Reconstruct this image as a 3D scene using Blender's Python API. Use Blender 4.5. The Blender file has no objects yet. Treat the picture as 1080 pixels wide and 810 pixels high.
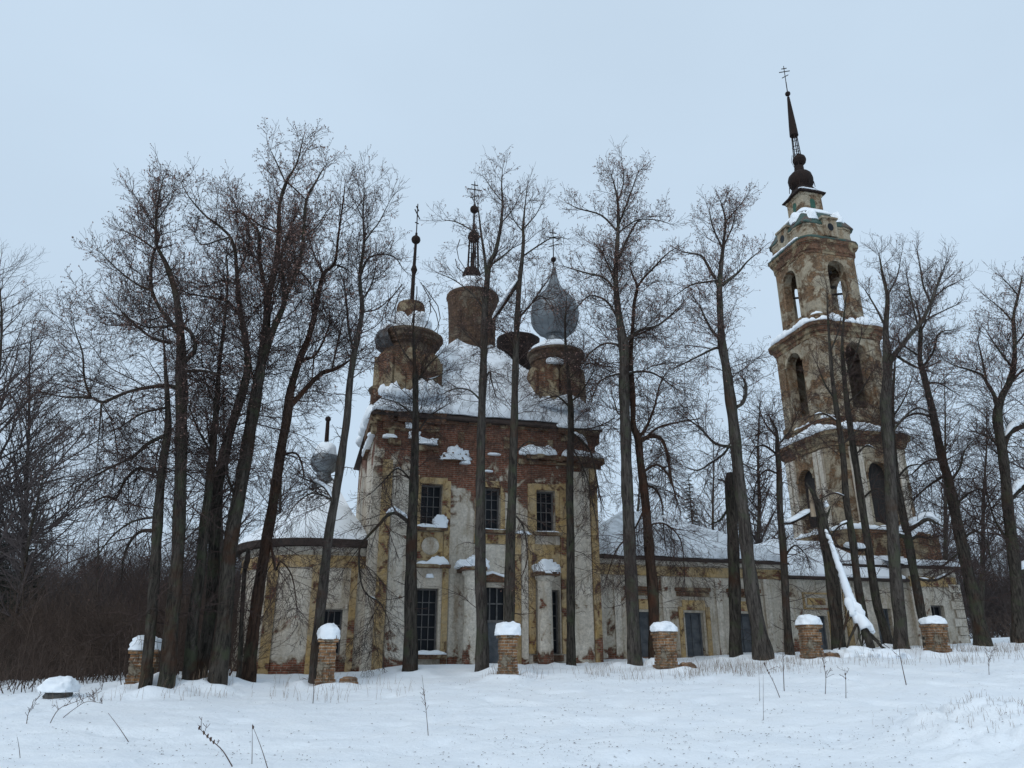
import bpy, bmesh, math, random
import numpy as np
from mathutils import Vector, Matrix, noise as mnoise

random.seed(7)
S = bpy.context.scene
COL = S.collection
RD = math.radians

# ------------------------------------------------------------------ camera, sky, sun, exposure
EYE = 1.6
PITCH = RD(20.0)
FPX = 811.0                                   # focal length in pixels of the 1080 px wide photograph
cam_d = bpy.data.cameras.new('camera')
cam_d.sensor_fit = 'HORIZONTAL'; cam_d.sensor_width = 36.0
cam_d.lens = FPX / 1080 * 36.0
cam_d.clip_end = 3000; cam_d.clip_start = 0.1
cam = bpy.data.objects.new('camera', cam_d); COL.objects.link(cam)
cam.location = (0, 0, EYE); cam.rotation_euler = (math.pi / 2 + PITCH, 0, 0)
S.camera = cam

SUN_EL, SUN_AZ = RD(38), RD(215)              # azimuth measured from +Y clockwise: behind the camera, to its left
w = bpy.data.worlds.new('World'); S.world = w; w.use_nodes = True
nt = w.node_tree; nt.nodes.clear()
out = nt.nodes.new('ShaderNodeOutputWorld'); bg = nt.nodes.new('ShaderNodeBackground')
sky = nt.nodes.new('ShaderNodeTexSky'); sky.sky_type = 'NISHITA'; sky.sun_disc = False
sky.sun_elevation = SUN_EL; sky.sun_rotation = SUN_AZ; sky.dust_density = 4.0
tc = nt.nodes.new('ShaderNodeTexCoord'); sep = nt.nodes.new('ShaderNodeSeparateXYZ')
nt.links.new(tc.outputs['Generated'], sep.inputs[0])
cr = nt.nodes.new('ShaderNodeValToRGB')       # overcast layer: a little brighter low down
cr.color_ramp.elements[0].position = 0.0; cr.color_ramp.elements[0].color = (5.7, 7.0, 8.4, 1)
cr.color_ramp.elements[1].position = 1.0; cr.color_ramp.elements[1].color = (9.0, 10.5, 12.0, 1)
for p_, c_ in ((.35, (5.9, 7.35, 8.9)), (.74, (6.1, 7.55, 9.1))):
    e = cr.color_ramp.elements.new(p_); e.color = (*c_, 1)   # overcast: the zenith, above the picture, is brightest
nt.links.new(sep.outputs['Z'], cr.inputs[0])
cn = nt.nodes.new('ShaderNodeTexNoise'); cn.inputs['Scale'].default_value = 1.6; cn.inputs['Detail'].default_value = 4
mp = nt.nodes.new('ShaderNodeMapping'); mp.inputs['Scale'].default_value = (1, 1, 2.2)
nt.links.new(tc.outputs['Generated'], mp.inputs[0]); nt.links.new(mp.outputs[0], cn.inputs[0])
cm = nt.nodes.new('ShaderNodeMapRange'); cm.inputs['From Min'].default_value = .3; cm.inputs['From Max'].default_value = .7
cm.inputs['To Min'].default_value = .96; cm.inputs['To Max'].default_value = 1.04
nt.links.new(cn.outputs['Fac'], cm.inputs[0])
vm = nt.nodes.new('ShaderNodeVectorMath'); vm.operation = 'SCALE'
nt.links.new(cr.outputs[0], vm.inputs[0]); nt.links.new(cm.outputs[0], vm.inputs['Scale'])
mx = nt.nodes.new('ShaderNodeMix'); mx.data_type = 'RGBA'; mx.inputs['Factor'].default_value = 0.95
nt.links.new(sky.outputs[0], mx.inputs['A']); nt.links.new(vm.outputs[0], mx.inputs['B'])
nt.links.new(mx.outputs['Result'], bg.inputs['Color']); bg.inputs['Strength'].default_value = 0.098
nt.links.new(bg.outputs[0], out.inputs['Surface'])

sun_d = bpy.data.lights.new('sun', 'SUN'); sun_d.energy = 0.8; sun_d.angle = RD(25); sun_d.color = (1, .97, .93)
sun = bpy.data.objects.new('sun', sun_d); COL.objects.link(sun)
sd = Vector((math.sin(SUN_AZ) * math.cos(SUN_EL), math.cos(SUN_AZ) * math.cos(SUN_EL), math.sin(SUN_EL)))
sun.rotation_euler = sd.to_track_quat('Z', 'Y').to_euler(); sun.location = (-20, -20, 60)

S.view_settings.view_transform = 'Standard'; S.view_settings.look = 'None'
S.view_settings.exposure = 0.0; S.view_settings.gamma = 1.0
S.view_settings.use_curve_mapping = False

# ------------------------------------------------------------------ measuring helpers
CP, SP = math.cos(PITCH), math.sin(PITCH)
A = RD(15.0)                                  # the church axis recedes to the right
CA, SA = math.cos(A), math.sin(A)
OX, OY = -1.18, 34.0                          # origin of the church's own axes (on its south wall)

def ray(px, py):
    u, v = px - 540, 405 - py
    return (u, FPX * CP - v * SP, FPX * SP + v * CP)
def W(px, py, Y):
    d = ray(px, py); t = Y / d[1]
    return Vector((d[0] * t, Y, EYE + d[2] * t))
def to_local(x, y):
    x -= OX; y -= OY
    return x * CA + y * SA, -x * SA + y * CA
def to_world(lx, ly, z=0.0):
    return Vector((OX + lx * CA - ly * SA, OY + lx * SA + ly * CA, z))
def depth_at(px, py, ly):                     # world Y where the sight line meets the plane ly
    d = ray(px, py)
    cy = OX * SA - OY * CA
    t = (ly - cy) / (-d[0] * SA + d[1] * CA)
    return d[1] * t
def N3(x, y, z=0.0): return mnoise.noise(Vector((x, y, z)))
def smooth(t): t = min(1, max(0, t)); return t * t * (3 - 2 * t)

FEET = []
for px_, py_, l_ in [(153, 724, -8), (175, 723, -8), (198, 722, -7.2), (210, 719, -6.6), (229, 720, -7.4), (262, 716, -6.2), (331, 716, -6.2), (432, 708, -3.6), (508, 707, -4.6), (536, 712, -5.2), (602, 698, -2.6), (669, 698, -5), (690, 696, -4.6), (776, 688, -3.6), (804, 690, -5.4), (833, 690, -4.8), (885, 684, -5.2), (915, 682, -4.6), (937, 680, -4.2), (951, 682, -5.4), (979, 681, -4), (1037, 681, -4.2), (1077, 682, -4.6)]:
    yy_ = depth_at(px_, py_, l_); FEET.append((W(px_, py_, yy_).x, yy_))
for l_ in (-11.9, -6.65, -.8, 4.9, 10.8, 16.4): FEET.append(tuple(to_world(l_, -7.0))[:2])
def ground_z(x, y, fine=True):
    lx, ly = to_local(x, y)
    b = 1.45 + .045 * lx
    b = max(b, 1.15) if lx > -12 else 1.15 - .05 * (-12 - lx)
    b = max(-0.6, min(b, 3.2))
    if ly > -7.5: z = b + .035 * min(ly, 3)
    else:
        z = b - .262 + .105 * (ly + 7.5)
    z += .28 * math.exp(-((lx + 2.6) ** 2 + (ly + 1.5) ** 2) / 7.0)
    z += .16 * math.exp(-((lx - .3) ** 2 + (ly + 1.2) ** 2) / 2.0)
    low = -0.05 + .0
    k = .18                                    # soft floor: the road the camera stands on
    z = low + k * math.log(1 + math.exp(min(40, (z - low) / k))) if (z - low) / k < 40 else z
    if lx < -14: z -= .0
    # ploughed bank at the right of the road
    bk = math.exp(-((x - 9.4) / 1.9) ** 2 - ((y - 15.6) / 2.2) ** 2)
    z += .60 * bk
    if fine:
        d = math.hypot(x, y - 20)
        if d < 45:
            z += .10 * N3(x * .3, y * .45) + .05 * N3(x * 1.1, y * 1.5, 4) + .022 * N3(x * 3.2, y * 3.6, 9) + .008 * N3(x * 8, y * 8, 19)
            z += min(1, 1.6 * bk) * (.34 * abs(N3(x * 1.7, y * 1.7, 2)) + .16 * abs(N3(x * 4.2, y * 4.2, 7)) + .05 * N3(x * 9, y * 9, 7))
            # old half-filled track
            q = N3(x * .9, y * .7, 21)
            z -= .07 * smooth((q - .25) * 5)
            for fx, fy in FEET:                       # snow banked round each foot, with a hollow melted next to the bark
                rr = (x - fx) ** 2 + (y - fy) ** 2
                if rr < 2.5:
                    rr = math.sqrt(rr); z += (.13 + .12 * N3(fx + (x - fx) * 1.5, fy + (y - fy) * 1.5, 8)) * math.exp(-((rr - .62) / .33) ** 2) - .05 * math.exp(-(rr / .4) ** 2)
        else:
            z += .25 * N3(x * .05, y * .05)
    return z

# ------------------------------------------------------------------ materials
def new_mat(name):
    m = bpy.data.materials.new(name); m.use_nodes = True
    t = m.node_tree; b = t.nodes['Principled BSDF']
    return m, t, b
class NB:
    def __init__(self, t): self.t = t
    def n(self, typ, **kw):
        nd = self.t.nodes.new(typ)
        for k, v in kw.items(): setattr(nd, k, v)
        return nd
    def l(self, a, b): self.t.links.new(a, b)
    def coord(self): return self.n('ShaderNodeTexCoord').outputs['Object']
    def geo(self): return self.n('ShaderNodeNewGeometry').outputs['Position']
    def noise(self, vec, scale, detail=5, rough=.6, dist=0.0, sc3=None):
        if sc3:
            m = self.n('ShaderNodeMapping'); m.inputs['Scale'].default_value = sc3; self.l(vec, m.inputs[0]); vec = m.outputs[0]
        nd = self.n('ShaderNodeTexNoise'); self.l(vec, nd.inputs['Vector'])
        nd.inputs['Scale'].default_value = scale; nd.inputs['Detail'].default_value = detail
        nd.inputs['Roughness'].default_value = rough; nd.inputs['Distortion'].default_value = dist
        return nd.outputs['Fac']
    def ramp(self, fac, *stops):
        r = self.n('ShaderNodeValToRGB'); self.l(fac, r.inputs[0])
        el = r.color_ramp.elements
        def c4(c): return (c, c, c, 1) if not isinstance(c, tuple) else (*c, 1)
        el[0].position, el[0].color = stops[0][0], c4(stops[0][1])
        el[1].position, el[1].color = stops[-1][0], c4(stops[-1][1])
        for p, c in stops[1:-1]:
            x = el.new(p); x.color = c4(c)
        return r.outputs[0]
    def mix(self, fac, a, b, mode='MIX'):
        m = self.n('ShaderNodeMix'); m.data_type = 'RGBA'; m.blend_type = mode
        if isinstance(fac, (int, float)): m.inputs['Factor'].default_value = fac
        else: self.l(fac, m.inputs['Factor'])
        for k, v in (('A', a), ('B', b)):
            if isinstance(v, tuple): m.inputs[k].default_value = (*v, 1)
            else: self.l(v, m.inputs[k])
        return m.outputs['Result']
    def math(self, op, a, b=0.0, c=None, clamp=False):
        m = self.n('ShaderNodeMath'); m.operation = op; m.use_clamp = clamp
        for i, v in enumerate((a, b) if c is None else (a, b, c)):
            if isinstance(v, (int, float)): m.inputs[i].default_value = v
            else: self.l(v, m.inputs[i])
        return m.outputs[0]
    def bump(self, h, strength, dist, bsdf):
        b = self.n('ShaderNodeBump'); b.inputs['Strength'].default_value = strength; b.inputs['Distance'].default_value = dist
        self.l(h, b.inputs['Height']); self.l(b.outputs[0], bsdf.inputs['Normal'])

def masonry(name, plaster, plaster2, stain, bricks, bias=.0, zk=0.0, z0=0.0, xk=0.0, base=None, round_=False, ms=.55):
    """brick under flaking plaster; bias > 0 bares more brick; zk bares more with height above z0"""
    m, t, b = new_mat(name); q = NB(t); co = q.coord()
    sp = q.n('ShaderNodeSeparateXYZ'); q.l(co, sp.inputs[0])
    X, Y, Z = sp.outputs
    if round_:
        u = q.math('MULTIPLY', q.math('ARCTAN2', Y, X), 1.3)
    else:
        u = q.math('ADD', X, Y)
    cb = q.n('ShaderNodeCombineXYZ'); q.l(u, cb.inputs[0]); q.l(Z, cb.inputs[1])
    br = q.n('ShaderNodeTexBrick'); q.l(cb.outputs[0], br.inputs['Vector'])
    br.inputs['Scale'].default_value = 1.0; br.inputs['Brick Width'].default_value = .29
    br.inputs['Row Height'].default_value = .092; br.inputs['Mortar Size'].default_value = .011
    br.inputs['Mortar Smooth'].default_value = .3; br.inputs['Bias'].default_value = -.1
    br.inputs['Color1'].default_value = (*bricks[0], 1); br.inputs['Color2'].default_value = (*bricks[1], 1)
    br.inputs['Mortar'].default_value = (*bricks[3], 1)
    var = q.noise(co, 1.1, 6, .65, .4)
    bcol = q.mix(q.ramp(var, (.42, 0.0), (.62, .75)), br.outputs['Color'], bricks[2])
    v2 = q.noise(co, 6, 7, .78)
    bcol = q.mix(.8, bcol, q.ramp(v2, (.33, .22), (.66, 1.7)), 'MULTIPLY')
    # plaster
    p1 = q.noise(co, 1.3, 9, .72, .5)
    pcol = q.mix(q.ramp(p1, (.35, 0.0), (.65, 1.0)), plaster, plaster2)
    st = q.noise(co, 1.0, 6, .7, .3, sc3=(2.2, 2.2, .22))
    pcol = q.mix(q.ramp(st, (.5, 0.0), (.72, .8)), pcol, stain)
    fine = q.noise(co, 9, 7, .8)
    pcol = q.mix(.6, pcol, q.ramp(fine, (.33, .42), (.62, 1.3)), 'MULTIPLY')
    # where the plaster has gone
    n1 = q.noise(co, ms, 12, .7, .5)
    h = q.math('MULTIPLY_ADD', q.math('SUBTRACT', Z, z0), zk, n1)
    h = q.math('ADD', h, bias)
    if xk:
        ax = q.math('MAXIMUM', q.math('SUBTRACT', q.math('ABSOLUTE', X), 2.9), 0.0)
        h = q.math('MULTIPLY_ADD', ax, -xk, h)
    if base:                                   # rising damp at the foot of the wall
        lo = q.math('MULTIPLY', q.math('MAXIMUM', q.math('SUBTRACT', base, Z), 0.0), .22)
        h = q.math('ADD', h, lo)
    mask = q.ramp(h, (.515, 0.0), (.545, 1.0))
    col = q.mix(mask, pcol, bcol)
    edge = q.ramp(h, (.47, 0.0), (.52, .55), (.545, 0.0))
    col = q.mix(edge, col, stain)
    q.l(col, b.inputs['Base Color']); b.inputs['Roughness'].default_value = .95
    b.inputs['Specular IOR Level'].default_value = .15
    hh = q.math('MULTIPLY_ADD', mask, -1.0, q.math('MULTIPLY', fine, .35))
    hh = q.math('MULTIPLY_ADD', q.math('MULTIPLY', br.outputs['Fac'], mask), -.5, hh)
    hh = q.math('MULTIPLY_ADD', v2, .4, hh)
    q.bump(hh, .8, .035, b)
    return m

def rough_mat(name, c1, c2, scale=3, rough=.9, bump=.4, dist=.02, metal=0.0, sc3=None, c3=None, spec=.3):
    m, t, b = new_mat(name); q = NB(t); co = q.coord()
    f = q.noise(co, scale, 7, .65, .3, sc3=sc3)
    col = q.mix(q.ramp(f, (.36, 0.0), (.64, 1.0)), c1, c2)
    if c3:
        g = q.noise(co, scale * .37, 5, .6, .6)
        col = q.mix(q.ramp(g, (.52, 0.0), (.62, .9)), col, c3)
    q.l(col, b.inputs['Base Color']); b.inputs['Roughness'].default_value = rough; b.inputs['Metallic'].default_value = metal
    b.inputs['Specular IOR Level'].default_value = spec
    q.bump(f, bump, dist, b)
    return m

def snow_mat(name, bump=.35, dist=.03, scale=5):
    m, t, b = new_mat(name); q = NB(t); co = q.geo()
    f = q.noise(co, scale, 8, .68); g = q.noise(co, .7, 4, .6)
    col = q.mix(q.ramp(g, (.35, 0.0), (.65, 1.0)), (.84, .885, .93), (.88, .915, .945))
    q.l(col, b.inputs['Base Color']); b.inputs['Roughness'].default_value = .7
    b.inputs['Specular IOR Level'].default_value = .25
    q.bump(f, bump, dist, b)
    return m

M = {}
M['snow'] = snow_mat('snow')
def roof_snow():
    m, t, b = new_mat('thin_roof_snow'); q = NB(t); co = q.coord()
    a = q.noise(co, 1.0, 8, .72, .4, sc3=(1.1, 1.1, .45)); c = q.noise(co, 6, 8, .75)
    h = q.math('MULTIPLY_ADD', c, .35, a)
    col = q.mix(q.ramp(h, (.60, 0.0), (.78, .62)), (.82, .865, .91), (.30, .315, .33))
    q.l(col, b.inputs['Base Color']); b.inputs['Roughness'].default_value = .75; q.bump(c, .5, .05, b)
    return m
M['roof_snow'] = roof_snow()
M['snow_ground'] = snow_mat('snow_ground', .7, .08, 6)
RED = ((.235, .088, .053), (.165, .066, .043), (.085, .052, .038), (.27, .22, .17))
OCH = ((.25, .14, .07), (.17, .098, .053), (.10, .07, .048), (.25, .21, .16))
M['church_wall'] = masonry('church_wall', (.66, .60, .515), (.45, .385, .30), (.22, .145, .075), RED, bias=-.05, zk=.085, z0=6.5, xk=.075, base=1.1, ms=.75)
M['refectory_wall'] = masonry('refectory_wall', (.60, .55, .47), (.44, .39, .315), (.24, .17, .09), RED, bias=-.10, base=1.2)
M['apse_wall'] = masonry('apse_wall', (.62, .57, .49), (.46, .41, .335), (.25, .18, .10), RED, bias=-.10, base=.9)
M['tower_wall'] = masonry('tower_wall', (.42, .36, .265), (.265, .23, .175), (.19, .122, .066), OCH, bias=.005, ms=.9)
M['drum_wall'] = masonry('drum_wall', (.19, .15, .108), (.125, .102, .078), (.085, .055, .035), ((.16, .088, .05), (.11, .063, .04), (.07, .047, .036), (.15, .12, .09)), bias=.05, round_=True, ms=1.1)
M['yellow'] = masonry('yellow_plaster', (.46, .305, .125), (.43, .34, .22), (.20, .13, .065), RED, bias=-.04, ms=1.6)
M['white_plaster'] = masonry('white_plaster', (.67, .62, .54), (.50, .445, .365), (.26, .185, .11), RED, bias=-.10, base=1.0, ms=1.4)
M['post_brick'] = masonry('post_brick', (.27, .235, .18), (.20, .17, .13), (.14, .095, .055), ((.30, .165, .08), (.17, .085, .048), (.085, .055, .04), (.34, .30, .24)), bias=.085, ms=2.0)
M['cornice_brick'] = masonry('cornice_brick', (.34, .275, .18), (.23, .19, .13), (.18, .105, .052), ((.18, .085, .048), (.135, .062, .038), (.075, .05, .036), (.18, .15, .115)), bias=.04, ms=1.0)
M['iron'] = rough_mat('rusty_iron', (.016, .012, .011), (.032, .018, .014), 6, .85, .3, .01, .3)
M['dark_roof'] = rough_mat('dark_roof_edge', (.03, .024, .022), (.06, .04, .032), 4, .8)
M['zinc'] = rough_mat('zinc_sheet', (.17, .19, .205), (.215, .24, .258), 1.6, .5, .25, .02, .55, c3=(.135, .15, .165), spec=.5)
M['old_zinc'] = rough_mat('tarnished_zinc', (.07, .073, .076), (.13, .13, .13), 2.4, .6, .3, .02, .35, c3=(.09, .06, .045))
M['green_roof'] = rough_mat('green_roof_sheet', (.035, .075, .062), (.06, .10, .085), 3, .6, .3, .02, .1, c3=(.10, .06, .045))
M['green_shutter'] = rough_mat('green_shutter', (.02, .075, .05), (.035, .10, .07), 4, .6)
M['glass'], _t, _b = new_mat('dark_pane')
_b.inputs['Base Color'].default_value = (.012, .014, .018, 1); _b.inputs['Roughness'].default_value = .35; _b.inputs['Specular IOR Level'].default_value = .12
M['frame'] = rough_mat('old_window_frame', (.10, .095, .092), (.17, .165, .16), 8, .8)
M['shutter'] = rough_mat('blue_grey_shutter', (.075, .083, .095), (.13, .14, .15), 3, .7)
M['dark_wood'] = rough_mat('dark_boards', (.02, .018, .018), (.036, .033, .031), 3, .85, sc3=(6, 6, .6))
M['bark'] = None
def bark(name, a, b_, moss, red, mossk=.52):
    m, t, b = new_mat(name); q = NB(t); co = q.geo()
    f = q.noise(co, 11, 9, .74, .8, sc3=(1, 1, .16))
    col = q.mix(q.ramp(f, (.40, 0.0), (.60, 1.0)), a, b_)
    g = q.noise(co, 1.4, 6, .65, .4)
    col = q.mix(q.ramp(g, (mossk, 0.0), (mossk + .12, .85)), col, moss)
    h = q.noise(co, .8, 5, .6, .2)
    col = q.mix(q.ramp(h, (.54, 0.0), (.66, .8)), col, red)
    q.l(col, b.inputs['Base Color']); b.inputs['Roughness'].default_value = .95; b.inputs['Specular IOR Level'].default_value = .1
    q.bump(f, 1.0, .12, b)
    return m
M['bark'] = bark('lime_bark', (.023, .020, .017), (.092, .080, .067), (.068, .074, .046), (.068, .037, .024))
M['bark_red'] = bark('red_brown_bark', (.026, .018, .014), (.085, .052, .037), (.062, .065, .042), (.090, .042, .026), .56)
M['bark_grey'] = bark('grey_bark', (.034, .029, .026), (.115, .101, .088), (.080, .085, .058), (.078, .053, .038))
M['twig'] = rough_mat('twig_bark', (.032, .023, .020), (.080, .050, .042), 2, .9, 0.0)
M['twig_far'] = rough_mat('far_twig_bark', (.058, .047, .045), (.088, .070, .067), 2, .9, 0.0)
M['seed'] = rough_mat('dry_seed_wings', (.18, .10, .08), (.27, .165, .135), 1.2, .9, 0.0)
M['needle'] = rough_mat('spruce_needles', (.014, .020, .015), (.026, .034, .024), 2, .9, 0.0)
M['brush'] = rough_mat('brown_brush', (.050, .034, .027), (.090, .062, .048), .8, .95, 0.0)
M['straw'] = rough_mat('dry_stalks', (.17, .11, .075), (.26, .19, .13), 1.5, .95, 0.0)
M['weed'] = rough_mat('dark_dry_stalk', (.06, .035, .03), (.10, .065, .05), 3, .95, 0.0)
M['litter'] = rough_mat('fallen_seeds', (.06, .042, .035), (.13, .085, .062), 1.5, .95, 0.0)
M['raw_wood'] = rough_mat('split_wood', (.32, .24, .16), (.45, .37, .28), 6, .9, .4, .02, sc3=(1, 1, .2))
M['stone'] = rough_mat('field_stone', (.06, .055, .05), (.12, .11, .10), 4, .9)

# ------------------------------------------------------------------ geometry helpers
class G:
    def __init__(self): self.v = []; self.f = []; self.mi = []
    def add(self, vs, fs, mi=0):
        o = len(self.v); self.v += [tuple(p) for p in vs]
        for f in fs: self.f.append(tuple(i + o for i in f)); self.mi.append(mi)
        return self
    def box(self, x0, x1, y0, y1, z0, z1, mi=0):
        return self.add([(x0, y0, z0), (x1, y0, z0), (x1, y1, z0), (x0, y1, z0), (x0, y0, z1), (x1, y0, z1), (x1, y1, z1), (x0, y1, z1)],
                 [(0, 3, 2, 1), (4, 5, 6, 7), (0, 1, 5, 4), (1, 2, 6, 5), (2, 3, 7, 6), (3, 0, 4, 7)], mi)
    def loft(self, rings, mi=0, cap0=True, cap1=True):
        n = len(rings[0]); vs = [p for r in rings for p in r]; fs = []
        for k in range(len(rings) - 1):
            for i in range(n):
                j = (i + 1) % n
                fs.append((k * n + i, k * n + j, (k + 1) * n + j, (k + 1) * n + i))
        if cap0: fs.append(tuple(range(n - 1, -1, -1)))
        if cap1: fs.append(tuple((len(rings) - 1) * n + i for i in range(n)))
        return self.add(vs, fs, mi)
    def lathe(self, prof, cx, cy, n=32, mi=0, wob=0.0, a0=0.0, a1=None):
        rings = []
        for r, z in prof:
            rings.append([(cx + r * (1 + wob * N3(math.cos(6.283 * i / n) * 2 + cx, math.sin(6.283 * i / n) * 2, z)) * math.cos(6.283 * i / n),
                           cy + r * (1 + wob * N3(math.cos(6.283 * i / n) * 2 + cx, math.sin(6.283 * i / n) * 2, z)) * math.sin(6.283 * i / n), z) for i in range(n)])
        return self.loft(rings, mi)
    def tube(self, pts, rad, n=8, mi=0):
        pts = [Vector(p) for p in pts]
        if not hasattr(rad, '__len__'): rad = [rad] * len(pts)
        rings = []; ref = None
        for i, p in enumerate(pts):
            t = (pts[min(i + 1, len(pts) - 1)] - pts[max(i - 1, 0)]).normalized()
            if ref is None or abs(ref.dot(t)) > .95: ref = Vector((0, 0, 1)) if abs(t.z) < .8 else Vector((1, 0, 0))
            a = t.cross(ref).normalized(); b = t.cross(a)
            rings.append([tuple(p + (a * math.cos(6.283 * k / n) + b * math.sin(6.283 * k / n)) * rad[i]) for k in range(n)])
            ref = b.cross(t) if False else ref
        return self.loft(rings, mi)
    def blob(self, cx, cy, cz, sx, sy, sz, k=.7, wob=.12, seed=0.0, flat=-.25, sub=4, mi=0):
        bm = bmesh.new(); bmesh.ops.create_icosphere(bm, subdivisions=sub, radius=1.0)
        vs = []
        for v in bm.verts:
            x, y, z = v.co
            q = 1 + wob * (1.1 * N3(x * 1.7 + seed, y * 1.7, z * 1.7) + .7 * N3(x * 4 + seed, y * 4, z * 4) + .4 * N3(x * 9 + seed, y * 9, z * 9))
            f = lambda a: math.copysign(abs(a) ** k, a)
            zz = max(f(z), flat)
            vs.append((cx + f(x) * sx * q, cy + f(y) * sy * q, cz + zz * sz * (q if zz > 0 else 1)))
        fs = [tuple(v.index for v in f.verts) for f in bm.faces]; bm.free()
        return self.add(vs, fs, mi)
    def strip(self, pts, wdt, hgt, seed=0.0, wob=.35, mi=0, step=.08, droop=.15):
        """a bank of snow lying along a path: flat below, rounded above, uneven"""
        pts = [Vector(p) for p in pts]; dense = []
        for a, b in zip(pts[:-1], pts[1:]):
            k = max(1, int((b - a).length / step))
            dense += [a.lerp(b, i / k) for i in range(k)]
        dense.append(pts[-1]); rings = []; n = len(dense)
        for i, p in enumerate(dense):
            t = dense[min(i + 1, n - 1)] - dense[max(i - 1, 0)]; t.z = 0
            t = t.normalized() if t.length > 1e-6 else Vector((1, 0, 0))
            s = Vector((-t.y, t.x, 0))
            e = min(1, .25 + .75 * math.sqrt(min(i, n - 1 - i) * step / max(.2, wdt)))
            nh = e * (1 + wob * (1.3 * N3(p.x * .9 + seed, p.y * .9, p.z) + 1.0 * N3(p.x * 3 + seed, p.y * 3, p.z) + .5 * N3(p.x * 8 + seed, p.y * 8, p.z)))
            nw = e * (1 + .8 * wob * N3(p.x * 1.6, p.y * 1.6 + seed, p.z + 5) + .6 * wob * N3(p.x * 6, p.y * 6 + seed, p.z + 5))
            ring = []
            for q in range(12):
                an = math.pi * q / 9.0 if q <= 9 else 0
                if q <= 9: cx_, cz_ = math.cos(an), max(math.sin(an), 0) ** .8
                elif q == 10: cx_, cz_ = -.8, -droop
                else: cx_, cz_ = .8, -droop
                ring.append(tuple(p + s * (cx_ * wdt * .5 * nw) + Vector((0, 0, cz_ * hgt * max(.15, nh)))))
            rings.append(ring)
        return self.loft(rings, mi)
    def field(self, x0, x1, y0, y1, step, zf, thick, mi=0):
        nx = max(1, int((x1 - x0) / step)); ny = max(1, int((y1 - y0) / step)); vs = []; fs = []
        for j in range(ny + 1):
            for i in range(nx + 1):
                x = x0 + (x1 - x0) * i / nx; y = y0 + (y1 - y0) * j / ny
                vs.append((x, y, zf(x, y)))
        W_ = nx + 1
        for j in range(ny):
            for i in range(nx):
                a = j * W_ + i; fs.append((a, a + 1, a + W_ + 1, a + W_))
        rim = [i for i in range(W_)] + [j * W_ + nx for j in range(1, ny + 1)] + [ny * W_ + i for i in range(nx - 1, -1, -1)] + [j * W_ for j in range(ny - 1, 0, -1)]
        o = len(vs)
        for r in rim:
            p = vs[r]; vs.append((p[0], p[1], p[2] - thick))
        n = len(rim)
        for k in range(n): fs.append((rim[k], o + k, o + (k + 1) % n, rim[(k + 1) % n]))
        fs.append(tuple(o + k for k in range(n)))
        return self.add(vs, fs, mi)

def mesh_obj(name, g, mats, parent=None, offset=(0, 0, 0), smooth_=False, angle=None):
    me = bpy.data.meshes.new(name)
    ox, oy, oz = offset
    me.from_pydata([(a - ox, b - oy, c - oz) for a, b, c in g.v], [], g.f)
    mats = mats if isinstance(mats, (list, tuple)) else [mats]
    for m in mats: me.materials.append(m)
    if len(mats) > 1: me.polygons.foreach_set('material_index', g.mi)
    me.validate(); me.update()
    bm = bmesh.new(); bm.from_mesh(me); bmesh.ops.recalc_face_normals(bm, faces=bm.faces); bm.to_mesh(me); bm.free()
    if smooth_:
        me.polygons.foreach_set('use_smooth', [True] * len(me.polygons))
        if angle: me.set_sharp_from_angle(angle=RD(angle))
    o = bpy.data.objects.new(name, me); COL.objects.link(o)
    if parent: o.parent = parent
    return o
def clusters(g, pad=.05):
    par = list(range(len(g.v)))
    def find(a):
        while par[a] != a: par[a] = par[par[a]]; a = par[a]
        return a
    for f in g.f:
        a = find(f[0])
        for b in f[1:]:
            b = find(b)
            if a != b: par[b] = a
    root = [find(i) for i in range(len(g.v))]; P = np.array(g.v); ids = {}
    for i, k in enumerate(root): ids.setdefault(k, []).append(i)
    keys = list(ids); lo = np.array([P[ids[k]].min(0) for k in keys]) - pad; hi = np.array([P[ids[k]].max(0) for k in keys]) + pad
    grp = list(range(len(keys)))
    def gf(a):
        while grp[a] != a: a = grp[a]
        return a
    for i in range(len(keys)):
        for j in range(i):
            if np.all(lo[i] <= hi[j]) and np.all(lo[j] <= hi[i]):
                a, b = gf(i), gf(j)
                if a != b: grp[a] = b
    kc = {k: gf(i) for i, k in enumerate(keys)}; outs = {}
    for fi, f in enumerate(g.f): outs.setdefault(kc[root[f[0]]], []).append(fi)
    for fl in outs.values():
        h = G(); mp_ = {}
        for fi in fl:
            nf = []
            for v in g.f[fi]:
                if v not in mp_: mp_[v] = len(h.v); h.v.append(g.v[v])
                nf.append(mp_[v])
            h.f.append(tuple(nf)); h.mi.append(g.mi[fi])
        yield h
SPLIT = {'cornice', 'snow_ledge', 'broken_cornice', 'window_surround', 'window_hood', 'pilaster', 'sill', 'plaster_panel', 'quoin', 'snow', 'kokoshnik', 'archivolt', 'shutter', 'bell_beam', 'lucarne', 'lucarne_opening', 'roof', 'floor', 'string_course', 'attic'}
def parts_obj(name, g, m, parent, off, **kw):
    if name not in SPLIT: return mesh_obj(name, g, m, parent, off, **kw)
    big = None; bn = -1
    for h in clusters(g, .012 if name in ('cornice', 'roof') else .05):
        o = mesh_obj(name, h, m, parent, off, **kw)
        if len(h.v) > bn: big, bn = o, len(h.v)
    return big
def tag(o, label=None, cat=None, group=None, kind=None):
    for k, v in (('label', label), ('category', cat), ('group', group), ('kind', kind)):
        if v: o[k] = v
    return o
def empty(name, loc, rz=0.0, **kw):
    o = bpy.data.objects.new(name, None); COL.objects.link(o)
    o.location = loc; o.rotation_euler = (0, 0, rz); o.empty_display_size = .3
    return tag(o, **kw)

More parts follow.
